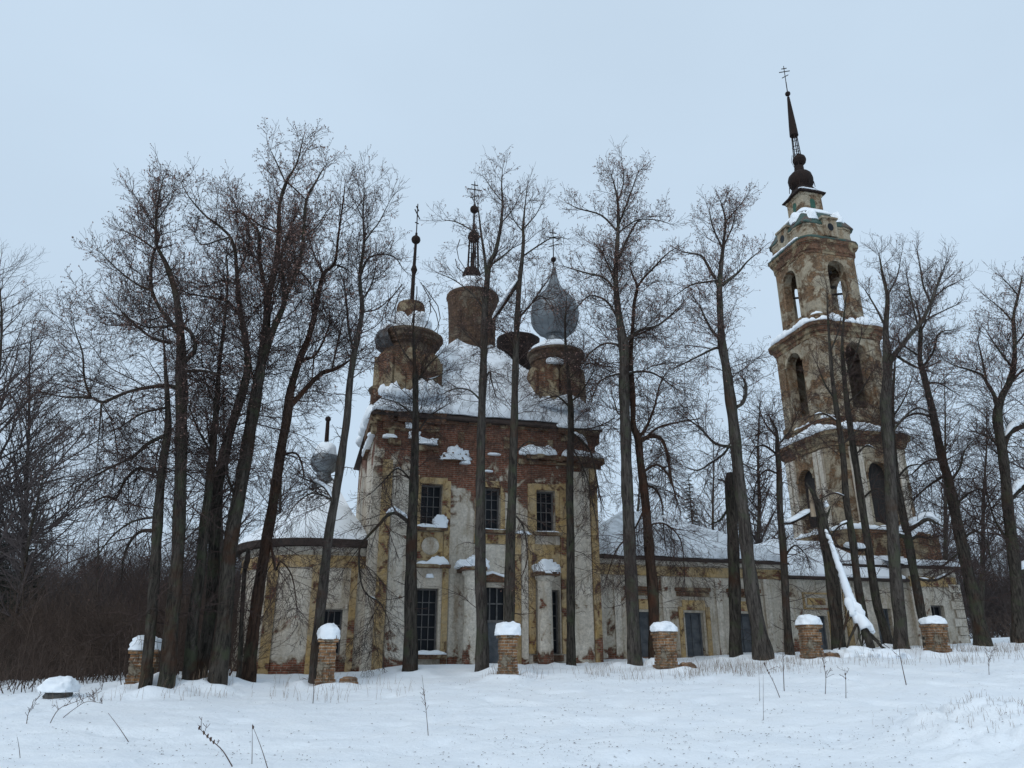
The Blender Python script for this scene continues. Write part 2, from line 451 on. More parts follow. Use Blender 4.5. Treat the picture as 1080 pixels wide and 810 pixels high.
# ------------------------------------------------------------------ ground
def axis(lo, hi, step, far, grow=1.16):
    a = list(np.arange(lo, hi + 1e-6, step)); s = step; x = hi
    while x < far[1]: s *= grow; x += s; a.append(x)
    s = step; x = lo; pre = []
    while x > far[0]: s *= grow; x -= s; pre.append(x)
    return pre[::-1] + a
gx = axis(-19, 24, .13, (-700, 700)); gy = axis(11.5, 34, .11, (-120, 900))
vs = [(x, y, ground_z(x, y)) for y in gy for x in gx]
nx = len(gx); fs = [(j * nx + i, j * nx + i + 1, (j + 1) * nx + i + 1, (j + 1) * nx + i) for j in range(len(gy) - 1) for i in range(nx - 1)]
g = G(); g.add(vs, fs)
tag(mesh_obj('snowy_ground', g, M['snow_ground'], smooth_=True), kind='structure')

# ------------------------------------------------------------------ church
CZ0 = 1.4
church = empty('church', to_world(0, 0, CZ0), A, label='derelict brick and plaster church with snowy roofs and five ruined drums', cat='church')
COFF = (0, 0, CZ0)
def C(name, g, m, parent=None, **kw): return parts_obj(name, g, m, parent or church, COFF, **kw)

def wall_y(g, x0, x1, z0, z1, y, holes, depth, mi=0):
    xs = sorted({x0, x1, *[h[0] for h in holes], *[h[1] for h in holes]}); zs = sorted({z0, z1, *[h[2] for h in holes], *[h[3] for h in holes]})
    for a, b in zip(xs[:-1], xs[1:]):
        for c, d in zip(zs[:-1], zs[1:]):
            mx_, mz = (a + b) / 2, (c + d) / 2
            if any(h[0] < mx_ < h[1] and h[2] < mz < h[3] for h in holes): continue
            g.add([(a, y, c), (b, y, c), (b, y, d), (a, y, d)], [(0, 1, 2, 3)], mi)
    for a, b, c, d in holes:
        p = [(a, c), (b, c), (b, d), (a, d)]
        for k in range(4):
            u, v = p[k], p[(k + 1) % 4]
            g.add([(u[0], y, u[1]), (v[0], y, v[1]), (v[0], y + depth, v[1]), (u[0], y + depth, u[1])], [(0, 1, 2, 3)], mi)

def window(h, y, depth, cols, rows, frame_m, pane_m, bar=.035, parent=None, name='window'):
    a, b, c, d = h; yy = y + depth - .12
    f = G(); e = .07
    f.box(a, a + e, yy, yy + .08, c, d); f.box(b - e, b, yy, yy + .08, c, d)
    f.box(a + e, b - e, yy, yy + .08, c, c + e); f.box(a + e, b - e, yy, yy + .08, d - e, d)
    for i in range(1, cols):
        x = a + e + (b - a - 2 * e) * i / cols; f.box(x - bar / 2, x + bar / 2, yy + .01, yy + .06, c + e, d - e)
    for j in range(1, rows):
        z = c + e + (d - c - 2 * e) * j / rows; f.box(a + e, b - e, yy + .014, yy + .056, z - bar / 2, z + bar / 2)
    o = C(name, f, frame_m)
    p = G().box(a, b, yy + .081, yy + .11, c, d)
    C('pane', p, pane_m, o)
    return o

# main cube
X0, X1, Y1, ZE = -5.0, 5.3, 10.3, 12.05
UP = [(-2.9, -1.95, 7.15, 9.05), (-.25, .68, 7.15, 9.05), (2.35, 3.25, 7.15, 9.05)]
LOW = [(-2.95, -1.98, 1.98, 4.6), (2.45, 3.38, 1.98, 4.66)]
DOOR = (-.35, .92, 1.3, 4.7)
g = G()
wall_y(g, X0, X1, .3, ZE, 0, UP + LOW + [DOOR], .42)
g.add([(X0, 0, .3), (X0, Y1, .3), (X0, Y1, ZE), (X0, 0, ZE)], [(0, 1, 2, 3)])
g.add([(X1, 0, .3), (X1, Y1, .3), (X1, Y1, ZE), (X1, 0, ZE)], [(0, 1, 2, 3)])
g.add([(X0, Y1, .3), (X1, Y1, .3), (X1, Y1, ZE), (X0, Y1, ZE)], [(0, 1, 2, 3)])
# ragged broken brick courses at the head of the wall
rs = random.Random(3)
def ragged(g, xa, xb, za, zb, yo, step=.27):
    x = xa
    while x < xb:
        wd = step * rs.uniform(.6, 1.5); dz = rs.uniform(-.12, .10)
        if rs.random() < .86: g.box(x, min(x + wd - .004, xb), -yo * rs.uniform(.7, 1.0), .05, za + rs.uniform(-.05, .05), zb + dz * .6)
        x += wd
wall = C('wall', g, M['church_wall'])
g = G()
ragged(g, X0 - .1, -1.9, 11.75, 12.25, .32); ragged(g, X0 - .05, -2.2, 11.4, 11.73, .18)
ragged(g, 3.4, X1 + .15, 11.72, 12.1, .35); ragged(g, 3.6, X1 + .1, 11.45, 11.7, .2)
ragged(g, -1.9, 3.4, 11.85, 12.03, .16)
for i in range(9):                              # stubs of dentils left in the bared brick
    x = -4.4 + i * 1.05 + rs.uniform(-.2, .2); g.box(x, x + .24, -.12, .03, 11.0 + rs.uniform(-.3, .2), 11.3 + rs.uniform(0, .25))
ragged(g, 1.35, X1 + .32, 10.42, 10.66, .48, .5); ragged(g, 1.5, X1 + .2, 10.2, 10.4, .28, .4)
ragged(g, -2.0, -.95, 10.1, 10.42, .38, .4); ragged(g, -3.3, -2.2, 10.5, 10.75, .25, .4)
ragged(g, -4.9, -3.9, 10.7, 10.95, .25, .4)
g.box(X1, X1 + .3, -.3, 1.0, 10.4, 10.68); g.box(X1, X1 + .16, -.2, 1.5, 11.4, 11.9); g.box(X0 - .3, X0, -.2, 3.0, 11.6, 12.0); g.box(X0 - .2, X0, -.2, 5.0, 11.2, 11.58)
C('broken_cornice', g, M['cornice_brick'])
# pilasters and trims
g = G()
for a, b, c, d in [(-4.62, -4.2, .6, 10.0), (-3.25, -3.0, .6, 9.4), (-1.85, -1.6, .6, 9.2), (1.28, 1.6, .6, 7.0), (1.95, 2.25, 2.0, 9.3), (3.45, 3.78, 2.0, 9.4), (4.95, 5.28, .6, 10.2)]:
    g.box(a, b, -.13, .02, c, d)
for h in UP:
    g.box(h[0] - .2, h[0] - .003, -.08, .02, h[2] - .1, h[3] + .3); g.box(h[1] + .003, h[1] + .2, -.08, .02, h[2] - .1, h[3] + .3)
    g.box(h[0] - .003, h[1] + .003, -.08, .02, h[3] + .003, h[3] + .28)
g.box(-2.98, -1.87, -.06, .02, 5.75, 6.95); g.box(2.26, 3.44, -.06, .02, 5.7, 6.6)
g.box(-.5, 1.2, -.07, .02, 6.55, 6.95)
C('pilaster', g, M['yellow'])
g = G()
g.box(-4.15, -3.3, -.06, .02, 1.0, 9.6); g.box(3.85, 4.9, -.07, .02, 1.0, 10.0)   # flat white corner panels
g.box(1.62, 1.93, -.1, .02, 1.0, 5.9); g.box(-.5, 1.2, -.05, .02, 5.3, 6.5); g.box(-1.55, -.35, -.04, .02, 1.1, 5.2)
C('plaster_panel', g, M['white_plaster'])
g = G(); g.lathe([(.0, .0), (.34, .0), (.38, .03), (.34, .06), (.30, .05), (0, .05)], 0, 0, 24)
g.v = [(-2.42 + a, -.06 - c, 6.35 + b) for a, b, c in g.v]; C('medallion', g, M['white_plaster'])
g = G()
for h in UP: g.box(h[0] - .2, h[1] + .25, -.3, .04, h[2] - .16, h[2] - .02)
g.box(LOW[0][0] - .1, LOW[0][1] + .35, -.35, .04, 1.78, 1.95); g.box(-3.0, -1.55, -.34, .03, 5.42, 5.56)
g.box(2.15, 3.45, -.2, .03, 1.7, 1.95)
g.add([(-.62, -.25, 4.9), (1.2, -.25, 4.9), (1.2, -.25, 4.98), (.3, -.25, 5.25), (-.62, -.25, 4.98), (-.62, .02, 4.9), (1.2, .02, 4.9), (1.2, .02, 4.98), (.3, .02, 5.25), (-.62, .02, 4.98)],
      [(0, 1, 2, 3, 4), (5, 9, 8, 7, 6), (0, 5, 6, 1), (1, 6, 7, 2), (2, 7, 8, 3), (3, 8, 9, 4), (4, 9, 5, 0)])
C('sill', g, M['cornice_brick'])
for h in UP: window(h, 0, .42, 3, 4, M['frame'], M['glass'])
for h in LOW: window(h, 0, .42, 3, 5, M['frame'], M['glass'])
a, b, c, d = DOOR
g = G()
g.box(a, b, .25, .33, c, 3.25); g.box(a + .02, a + .1, .21, .25, c, 3.25); g.box(b - .1, b - .02, .21, .25, c, 3.25)
g.box((a + b) / 2 - .05, (a + b) / 2 + .05, .215, .25, c, 3.25); g.box(a + .1, b - .1, .22, .25, 2.3, 2.42)
do = C('door', g, M['shutter'])
g = G(); g.box(a, b, .2, .34, 3.252, 3.36)
for i in range(1, 4): x = a + (b - a) * i / 4; g.box(x - .03, x + .03, .22, .3, 3.36, d)
g.box(a, b, .226, .296, 4.0, 4.06)
C('fanlight_frame', g, M['frame'], do)
C('pane', G().box(a, b, .305, .34, 3.36, d), M['glass'], do)
# free-standing half columns of the lost porch
def column_(cx, cy, r, z0, z1, snow):
    g = G(); pr = [(r * 1.12, z0), (r * 1.12, z0 + .3), (r, z0 + .34), (r * .96, z0 + (z1 - z0) * .5), (r * .9, z1 - .5), (r * .98, z1 - .46), (r * .9, z1 - .42), (r * .92, z1 - .2), (r * 1.2, z1 - .12), (r * 1.25, z1)]
    g.lathe(pr, cx, cy, 28, wob=.02)
    o = C('column', g, M['white_plaster'], smooth_=True, angle=40)
    s = G(); s.box(cx - r * 1.5, cx + r * 1.6, cy - r * 1.4, cy + r * 1.4 + .25, z1, z1 + .16)
    C('capital', s, M['cornice_brick'], o)
    s = G()
    for dx, sx, hz in snow: s.blob(cx + dx, cy, z1 + .2, sx, r * 1.4, hz, seed=dx * 9 + cx, wob=.3)
    C('snow', s, M['snow'], o, smooth_=True)
column_(-.72, -.75, .34, .7, 5.25, [(-.35, .35, .28), (.2, .45, .42)])
column_(2.52, -.6, .34, .7, 5.15, [(.05, .55, .45), (.35, .3, .2)])
# snow lodged on ledges
g = G()
g.strip([(1.5, -.2, 10.66), (3.3, -.25, 10.70)], .55, .42, 1); g.strip([(3.55, -.25, 10.68), (X1 + .3, -.22, 10.7)], .5, .34, 2)
g.blob(-1.45, -.16, 10.25, .5, .22, .42, k=.9, seed=4, wob=.7); g.blob(-1.0, -.15, 10.05, .2, .15, .16, seed=8, wob=.4)
g.blob(-2.75, -.12, 10.85, .45, .2, .22, seed=5, wob=.5); g.blob(-3.3, -.1, 11.1, .28, .15, .3, seed=6, wob=.4); g.blob(-4.4, -.1, 11.02, .3, .18, .14, seed=7)
g.blob(-3.55, -.08, 11.55, .2, .12, .3, seed=16, wob=.4)
g.blob(.35, -.1, 10.55, .3, .12, .08, seed=14); g.blob(.1, -.1, 9.75, .2, .1, .07, seed=15)
g.strip([(X0 - .25, -.2, 12.25), (-2.0, -.2, 12.28)], .75, .34, 11, .5); g.strip([(3.3, -.2, 12.05), (X1 + .3, -.2, 12.1)], .6, .34, 12, .5)
g.strip([(X0 - .15, -.1, 12.1), (X0 - .15, 6.0, 12.1)], .7, .5, 13, .5)
g.strip([(X0 - .15, .2, 11.2), (X0 - .15, 4.6, 11.25)], .34, .2, 23, .5)
g.blob(-2.05, -.2, 7.2, .34, .16, .42, seed=3, wob=.3); g.strip([(-3.1, -.2, 7.12), (-1.75, -.2, 7.13)], .25, .12, 5)
g.strip([(-3.0, -.18, 5.56), (-1.6, -.18, 5.57)], .33, .26, 6, .6); g.blob(-2.4, -.1, 5.05, .16, .1, .14, seed=2)
g.strip([(-.4, -.15, 7.12), (.9, -.15, 7.13)], .2, .06, 7); g.strip([(2.2, -.15, 7.12), (3.4, -.15, 7.13)], .2, .08, 8)
g.strip([(1.35, -.1, 7.05), (2.1, -.1, 7.0)], .3, .22, 9, .5)
g.strip([(-.6, -.12, 5.0), (.3, -.12, 5.27), (1.2, -.12, 5.0)], .28, .15, 10)
g.strip([(-3.05, -.18, 1.95), (-1.6, -.18, 1.96)], .36, .16, 18)
C('snow_ledge', g, M['snow'], smooth_=True)

# main roof
AX, AY = .2, 5.15
def roof_main(x, y):
    d = min((x - X0 + .45), (X1 + .45 - x), (y + .45), (Y1 + .45 - y))
    z = 12.15 + 1.22 * max(0, d) - .16 * math.exp(-d * 2.5)
    return z + .09 * N3(x * .8, y * .8, 3) + .03 * N3(x * 3, y * 3, 3)
g = G(); g.field(X0 - .3, X1 + .3, -.32, Y1 + .3, .2, lambda x, y: 12.06 + 1.22 * max(0, min((x - X0 + .3), (X1 + .3 - x), (y + .32), (Y1 + .3 - y))), .07)
roof = C('roof', g, M['dark_roof'])
g = G(); g.field(X0 - .2, X1 + .2, -.24, Y1 + .2, .13, lambda x, y: roof_main(x, y) + .12, .14)
C('snow', g, M['roof_snow'], roof, smooth_=True, angle=60)

def cross(g, x, y, z0, z1, s=1.0, mi=0, rot=0.0):
    H = z1 - z0; wv = .05 * s
    c_, s_ = math.cos(rot), math.sin(rot)
    def bx(a, b, c, d, sl=0.0):
        o = len(g.v); g.box(a, b, -wv / 2, wv / 2, c, d)
        for i in range(o, len(g.v)):
            px, py, pz = g.v[i]; g.v[i] = (x + px * c_ - py * s_, y + px * s_ + py * c_, pz + sl * px)
    bx(-wv / 2, wv / 2, z0, z1)
    bx(-.24 * H, .24 * H, z0 + .66 * H, z0 + .66 * H + wv); bx(-.12 * H, .12 * H, z0 + .84 * H, z0 + .84 * H + wv)
    bx(-.15 * H, .15 * H, z0 + .38 * H, z0 + .38 * H + wv, .45)

def ball(g, x, y, z, r, mi=0): g.lathe([(.02, z - r), (r * .5, z - r * .87), (r * .87, z - r * .5), (r, z), (r * .87, z + r * .5), (r * .5, z + r * .87), (.02, z + r)], x, y, 14, mi)

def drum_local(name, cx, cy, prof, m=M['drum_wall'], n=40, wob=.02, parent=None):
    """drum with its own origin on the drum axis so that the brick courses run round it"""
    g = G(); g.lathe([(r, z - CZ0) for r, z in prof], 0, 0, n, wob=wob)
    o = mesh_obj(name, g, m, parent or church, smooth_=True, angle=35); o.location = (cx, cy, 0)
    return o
def D(name, g, m, dr, cx, cy, **kw): return parts_obj(name, g, m, dr, (cx, cy, CZ0), **kw)

def kokoshnik(g, cx, cy, R, ang, wdt, z0, z1):
    """arched gable standing tangent to the drum"""
    c_, s_ = math.cos(ang), math.sin(ang); pts = [(-wdt / 2, z0), (wdt / 2, z0)]
    hz = z1 - wdt * .5
    for k in range(9):
        a = math.pi * k / 8; pts.append((wdt / 2 * math.cos(a), hz + wdt / 2 * math.sin(a)))
    n = len(pts); vs = []
    for dpt in (R, R - .35):
        for t, z in pts: vs.append((cx + c_ * dpt - s_ * t, cy + s_ * dpt + c_ * t, z))
    fs = [tuple(range(n)), tuple(range(2 * n - 1, n - 1, -1))] + [(i, n + i, n + (i + 1) % n, (i + 1) % n) for i in range(n)]
    g.add(vs, fs)

# south-west drum with its whole onion dome (right front)
RX, RY = 4.0, 1.72
ONION = [(.46, 0), (.44, .22), (.54, .26), (.48, .32), (.62, .38), (.92, .55), (1.12, .82), (1.23, 1.15), (1.26, 1.5), (1.22, 1.85), (1.10, 2.2), (.90, 2.5), (.66, 2.74), (.46, 2.98), (.31, 3.28), (.20, 3.6), (.12, 3.95), (.05, 4.35)]
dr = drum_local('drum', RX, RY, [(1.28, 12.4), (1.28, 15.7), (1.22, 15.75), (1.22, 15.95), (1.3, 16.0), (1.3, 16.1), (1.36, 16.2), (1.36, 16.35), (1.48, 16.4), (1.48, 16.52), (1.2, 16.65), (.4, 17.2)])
g = G()
for k in range(8): kokoshnik(g, RX, RY, 1.42, RD(45 * k - 90 + 12), 1.0, 13.2, 15.6 - .06 * (k % 2))
D('kokoshnik', g, M['cornice_brick'], dr, RX, RY)
g = G(); g.lathe([(1.42, 16.5), (1.47, 16.58), (1.3, 16.82), (.95, 17.05), (.3, 17.3)], RX, RY, 40, wob=.06)
g.blob(RX - .5, RY - 1.35, 15.58, .45, .2, .22, seed=3); g.strip([(RX - 1.4, RY - 1.4, 13.3), (RX - .3, RY - 1.62, 13.15), (RX + 1.2, RY - 1.5, 13.15)], .8, .5, 4, .7)
D('snow', g, M['snow'], dr, RX, RY, smooth_=True)
g = G(); g.lathe([(r, z + 17.3) for r, z in ONION], RX, RY, 28)
for k in range(14):                             # standing seams
    a = 6.283 * k / 14
    g.tube([(RX + math.cos(a) * (r + .005), RY + math.sin(a) * (r + .005), z + 17.3) for r, z in ONION[4:]], .018, 4)
D('dome', g, M['zinc'], dr, RX, RY, smooth_=True, angle=45)
g = G(); g.tube([(RX, RY, 21.6), (RX, RY, 22.3)], .035); ball(g, RX, RY, 22.1, .15); cross(g, RX, RY, 22.3, 24.0, .9)
D('cross', g, M['iron'], dr, RX, RY)

# south-east drum (left front): onion skin lost, snow heap, bare pole
LX, LY = -3.5, 1.75
dr = drum_local('drum', LX, LY, [(1.35, 12.4), (1.35, 15.5), (1.2, 15.6), (1.22, 16.0), (1.36, 16.05), (1.36, 16.15), (1.5, 16.25), (1.52, 16.4), (1.62, 16.5), (1.58, 16.65), (1.3, 16.75), (.4, 16.9)], wob=.07)
g = G()
for k in range(8): kokoshnik(g, LX, LY, 1.62, RD(45 * k - 90 - 8), 1.22, 13.2, 15.55 - .1 * (k % 3))
D('kokoshnik', g, M['cornice_brick'], dr, LX, LY)
g = G()                                          # torn lower skin of the dome on the left side
n = 22; rings = []
for r, z in [(1.1, 15.75), (1.42, 15.95), (1.66, 16.2), (1.72, 16.45), (1.66, 16.65), (1.5, 16.85)]:
    rings.append([(LX + r * math.cos(RD(150 + 75 * i / n)), LY + r * math.sin(RD(150 + 75 * i / n)), z + .12 * N3(i * .7, z * 2)) for i in range(n + 1)])
for k in range(len(rings) - 1):
    for i in range(n): g.add([rings[k][i], rings[k][i + 1], rings[k + 1][i + 1], rings[k + 1][i]], [(0, 1, 2, 3)])
D('dome_remnant', g, M['old_zinc'], dr, LX, LY, smooth_=True)
g = G(); g.blob(LX, LY, 16.75, 1.15, 1.15, 1.15, k=.95, wob=.25, seed=2); g.blob(LX - 1.0, LY - .6, 16.65, .5, .5, .28, seed=5)
g.strip([(LX - 1.5, LY - 1.5, 13.15), (LX, LY - 1.85, 13.0), (LX + 1.5, LY - 1.5, 13.4)], .9, .6, 31, .7)
D('snow', g, M['snow'], dr, LX, LY, smooth_=True)
g = G(); g.lathe([(.72, 17.3), (.70, 18.2), (.66, 18.45), (.5, 18.52), (.1, 18.55)], LX, LY, 18, wob=.12)
D('dome_collar', g, M['cornice_brick'], dr, LX, LY)
g = G(); g.tube([(LX, LY, 18.5), (LX + .02, LY, 20.4), (LX + .06, LY, 22.6)], [.11, .09, .06], 8); g.lathe([(.09, 20.2), (.17, 20.45), (.06, 20.8)], LX + .03, LY, 12); ball(g, LX + .05, LY, 22.2, .24)
cross(g, LX + .06, LY, 22.45, 24.35, .9, rot=1.15)
D('cross', g, M['iron'], dr, LX, LY)
g = G()
for k in range(10):                              # bent ribs of the lost onion
    a = 6.283 * k / 10 + .2; f = rs.uniform(.75, 1.0); s = rs.uniform(.9, 1.1)
    pr = [(.9, .0), (1.35, .5), (1.5, 1.1), (1.35, 1.8), (.95, 2.4), (.55, 3.0)]
    pr = pr[:int(len(pr) * f + .5)]
    g.tube([(LX + r * s * math.cos(a + .05 * i), LY + r * s * math.sin(a + .05 * i), 16.6 + z) for i, (r, z) in enumerate(pr)], .024, 5)
D('dome_rib', g, M['iron'], dr, LX, LY)

# central drum
MX, MY = .3, 5.15
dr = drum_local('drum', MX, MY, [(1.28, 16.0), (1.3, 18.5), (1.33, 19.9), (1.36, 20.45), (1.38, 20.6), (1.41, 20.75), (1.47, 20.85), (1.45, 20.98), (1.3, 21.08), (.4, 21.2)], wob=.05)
g = G(); g.lathe([(1.4, 20.98), (1.44, 21.06), (1.25, 21.4), (.85, 21.95), (.2, 22.35)], MX, MY, 30, wob=.1); D('snow', g, M['snow'], dr, MX, MY, smooth_=True)
g = G(); g.lathe([(.5, 22.25), (.55, 22.45), (.42, 22.75), (.12, 22.85)], MX - .08, MY, 16, wob=.15); D('dome_collar', g, M['iron'], dr, MX, MY)
g = G()
for k in range(7):
    a = 6.283 * k / 7; g.tube([(MX + .34 * math.cos(a), MY + .34 * math.sin(a), 22.6), (MX + .30 * math.cos(a), MY + .30 * math.sin(a), 23.8), (MX + .26 * math.cos(a), MY + .26 * math.sin(a), 24.7)], .03, 5)
for z in (23.1, 23.7, 24.3): g.tube([(MX + .31 * math.cos(6.283 * k / 12), MY + .31 * math.sin(6.283 * k / 12), z + .05 * math.sin(k)) for k in range(13)], .022, 4)
for k in range(6):
    a = 6.283 * k / 6 + .4
    g.tube([(MX + r * math.cos(a), MY + r * math.sin(a), z) for r, z in [(.5, 22.6), (1.0, 23.1), (1.15, 23.7), (.95, 24.4)][:3 + k % 2]], .025, 4)
D('dome_rib', g, M['iron'], dr, MX, MY)
g = G(); g.tube([(MX, MY, 22.6), (MX, MY, 27.1)], [.07, .05]); g.lathe([(.28, 24.65), (.36, 24.85), (.3, 25.1), (.1, 25.35), (.06, 25.7)], MX, MY, 14); ball(g, MX, MY, 26.75, .25); cross(g, MX, MY, 26.95, 28.7, .9)
D('cross', g, M['iron'], dr, MX, MY)

# rear drums: the right one keeps the lower bowl of its dome
BX, BY = 3.9, 8.6
dr = drum_local('drum', BX, BY, [(1.25, 12.4), (1.25, 16.6), (1.45, 16.9), (1.4, 17.1), (.5, 17.2)])
g = G(); g.lathe([(.5, 17.1), (.55, 17.6), (.75, 18.2), (1.1, 18.9), (1.3, 19.7), (1.33, 20.2), (1.2, 20.25), (.3, 20.2)], BX, BY, 26, wob=.07); D('dome_remnant', g, M['iron'], dr, BX, BY, smooth_=True, angle=50)
g = G(); g.blob(BX, BY, 20.2, 1.1, 1.1, .3, seed=9); D('snow', g, M['snow'], dr, BX, BY, smooth_=True)
dr = drum_local('drum', -3.5, 8.6, [(1.25, 12.4), (1.25, 16.0), (1.4, 16.2), (1.3, 16.3), (.5, 16.4)])
g = G(); g.blob(-3.5, 8.6, 16.3, 1.2, 1.2, .35, seed=19); D('snow', g, M['snow'], dr, -3.5, 8.6, smooth_=True)

# apse: straight sides and a rounded east end
def apse_outline(o=0.0, n=20):
    pts = [(X0, 1.2 - o), (-7.0, 1.2 - o)]
    for k in range(1, n):
        a = -math.pi / 2 - math.pi * k / n
        pts.append((-7.0 + (3.3 + o) * math.cos(a), 5.2 + (4.0 + o) * math.sin(a)))
    return pts + [(-7.0, 9.2 + o), (X0, 9.2 + o)]
g = G(); ol = apse_outline()
AW = [(-6.72, -5.82, 1.95, 3.75)]
wall_y(g, -7.0, X0, .3, 6.45, 1.2, AW, .38)
for (xa, ya), (xb, yb) in zip(ol[1:-1], ol[2:]): g.add([(xa, ya, .3), (xb, yb, .3), (xb, yb, 6.45), (xa, ya, 6.45)], [(0, 1, 2, 3)])
apse = C('apse_wall', g, M['apse_wall'], smooth_=False)
def band(o, z0, z1):
    return [[(x, y, z0) for x, y in apse_outline(-.02)], [(x, y, z0) for x, y in apse_outline(o)], [(x, y, z1) for x, y in apse_outline(o)], [(x, y, z1) for x, y in apse_outline(-.02)]]
C('frieze', G().loft(band(.05, 5.46, 5.97), cap0=False, cap1=False), M['yellow'], apse)
g = G(); g.loft(band(.14, 6.12, 6.3), cap0=False, cap1=False); g.loft(band(.06, .6, 1.32), cap0=False, cap1=False)
C('string_course', g, M['white_plaster'], apse)
g = G(); g.box(-9.02, -8.6, 1.62, 2.0, .7, 5.45)
for xa in (-7.05, -5.45): g.box(xa - .14, xa + .14, 1.1, 1.22, .7, 5.45)
C('pilaster', g, M['yellow'])
g = G(); ring = lambda t, z, o: [(AX2 + (x - AX2) * t, 5.2 + (y - 5.2) * t, z) for x, y in apse_outline(o)]
AX2 = -6.6
g.loft([ring(1, 6.33, .42), ring(1, 6.62, .45), ring(.97, 6.66, .4), ring(.5, 7.9, .3), ring(.1, 9.3, .3)], mi=0); ar = C('roof', g, M['dark_roof'], apse)
g = G(); rings = []
for k in range(15):
    t = 1 - k / 15.0; zz = 6.7 + 3.35 * (1 - t) ** 1.06
    rings.append([(x, y, zz + (.2 if k else .0) + .09 * N3(x * .9, y * .9, 5) + .04 * N3(x * 3, y * 3, 1)) for x, y, z in ring(t, 0, .36 if k < 2 else .3)])
rings.insert(0, [(x, y, 6.63) for x, y, z in ring(1, 0, .38)])
g.loft(rings); C('snow', g, M['snow'], apse, smooth_=True, angle=70)
window(AW[0], 1.2, .38, 3, 3, M['frame'], M['glass'])
g = G(); g.box(AW[0][0] - .25, AW[0][1] + .25, 1.02, 1.22, 1.78, 1.93); g.box(AW[0][0] - .18, AW[0][1] + .18, 1.1, 1.22, 3.78, 3.95); C('sill', g, M['white_plaster'])
# little cupola on the apse
QX, QY = -7.0, 5.2
dr = drum_local('cupola', QX, QY, [(.55, 9.6), (.5, 10.15), (.36, 10.3), (.34, 10.45), (.55, 10.6), (.68, 10.85), (.70, 11.1), (.62, 11.32), (.3, 11.4)], m=M['zinc'], n=24)
g = G(); g.blob(QX, QY, 11.3, .56, .56, .75, k=.9, wob=.12, seed=6, flat=-.1); D('snow', g, M['snow'], dr, QX, QY, smooth_=True)
g = G(); g.tube([(QX, QY, 11.4), (QX - .03, QY, 13.2)], [.12, .09]); ball(g, QX - .03, QY, 13.25, .15); D('pole', g, M['iron'], dr, QX, QY)

# refectory
RW = [(7.25, 8.2, 1.9, 3.87), (9.86, 10.81, 1.9, 3.87), (12.55, 13.5, 1.9, 3.87)]
g = G(); wall_y(g, X1, 15.2, .3, 6.3, 1.0, RW, .38)
g.add([(15.2, 1.0, .3), (15.2, 9.3, .3), (15.2, 9.3, 6.3), (15.2, 1.0, 6.3)], [(0, 1, 2, 3)]); g.add([(X1, 9.3, .3), (15.2, 9.3, .3), (15.2, 9.3, 6.3), (X1, 9.3, 6.3)], [(0, 1, 2, 3)])
C('refectory_wall', g, M['refectory_wall'])
g = G(); g.box(X1, 15.2, .93, 1.01, 5.5, 5.95); C('frieze', g, M['yellow'])
g = G(); g.box(X1, 15.25, .85, 1.01, 6.02, 6.2); g.box(X1, 15.25, .9, 1.01, .4, 1.6)
for x in (5.75, 6.5, 8.9, 11.7, 14.3): g.box(x - .16, x + .16, .92, 1.012, 1.603, 5.48)
C('string_course', g, M['white_plaster'])
g = G()
for a, b, c, d in RW:
    g.box(a - .32, a - .12, .9, 1.01, c - .1, d + .25); g.box(b + .12, b + .32, .9, 1.01, c - .1, d + .25); g.box(a - .11, b + .11, .93, 1.01, d + .1, d + .55)
C('window_surround', g, M['yellow'])
g = G()
for a, b, c, d in RW:
    g.box(a - .42, b + .42, .82, 1.012, d + .95, d + 1.12); g.box(a - .36, b + .36, .88, 1.012, d + .72, d + .92); g.box(a - .3, b + .3, .84, 1.012, c - .22, c - .1)
C('window_hood', g, M['cornice_brick'])
for h in RW:
    o = window(h, 1.0, .38, 2, 3, M['shutter'], M['shutter'], .03)
def roof_ref(x, y):
    d = min((y - .5), (9.8 - y), (x - 4.9) * 1.2, (15.6 - x) * 1.0)
    return 6.32 + .60 * max(0, d) - .15 * math.exp(-d * 3)
g = G(); g.field(X1 + .004, 15.5, .58, 9.7, .3, lambda x, y: roof_ref(x, y) + .02, .09); rr = C('roof', g, M['dark_roof'])
g = G(); g.field(X1 + .006, 15.42, .64, 9.6, .15, lambda x, y: roof_ref(x, y) + .26 + .09 * N3(x * .8, y * .8, 6) + .03 * N3(x * 3, y * 3), .22); C('snow', g, M['roof_snow'], rr, smooth_=True, angle=60)

# narthex round the foot of the tower
NWD = [(16.3, 17.25, 1.95, 3.8), (20.1, 21.0, 2.1, 4.2)]
g = G(); wall_y(g, 15.203, 22.2, .3, 5.5, .6, NWD, .36)
wall_y(g, 22.2, 25.2, .3, 6.2, .45, [(23.3, 24.1, 2.6, 4.4)], .36)
g.add([(22.2, .45, .3), (22.2, 2.4, .3), (22.2, 2.4, 6.2), (22.2, .45, 6.2)], [(0, 1, 2, 3)])
g.add([(25.2, .45, .3), (25.2, 9.8, .3), (25.2, 9.8, 6.2), (25.2, .45, 6.2)], [(0, 1, 2, 3)]); g.add([(15.2, 9.8, .3), (25.2, 9.8, .3), (25.2, 9.8, 5.5), (15.2, 9.8, 5.5)], [(0, 1, 2, 3)])
g.add([(15.203, .6, .3), (15.203, 9.8, .3), (15.203, 9.8, 5.5), (15.203, .6, 5.5)], [(0, 1, 2, 3)])
C('narthex_wall', g, M['refectory_wall'])
g = G(); g.box(16.0, 17.5, .5, .61, 4.08, 4.16); g.box(16.0, 17.5, .5, .61, 4.8, 4.88); g.box(16.0, 16.08, .5, .61, 4.163, 4.797); g.box(17.42, 17.5, .5, .61, 4.163, 4.797); g.box(16.25, 17.25, .55, .61, 4.3, 4.62)
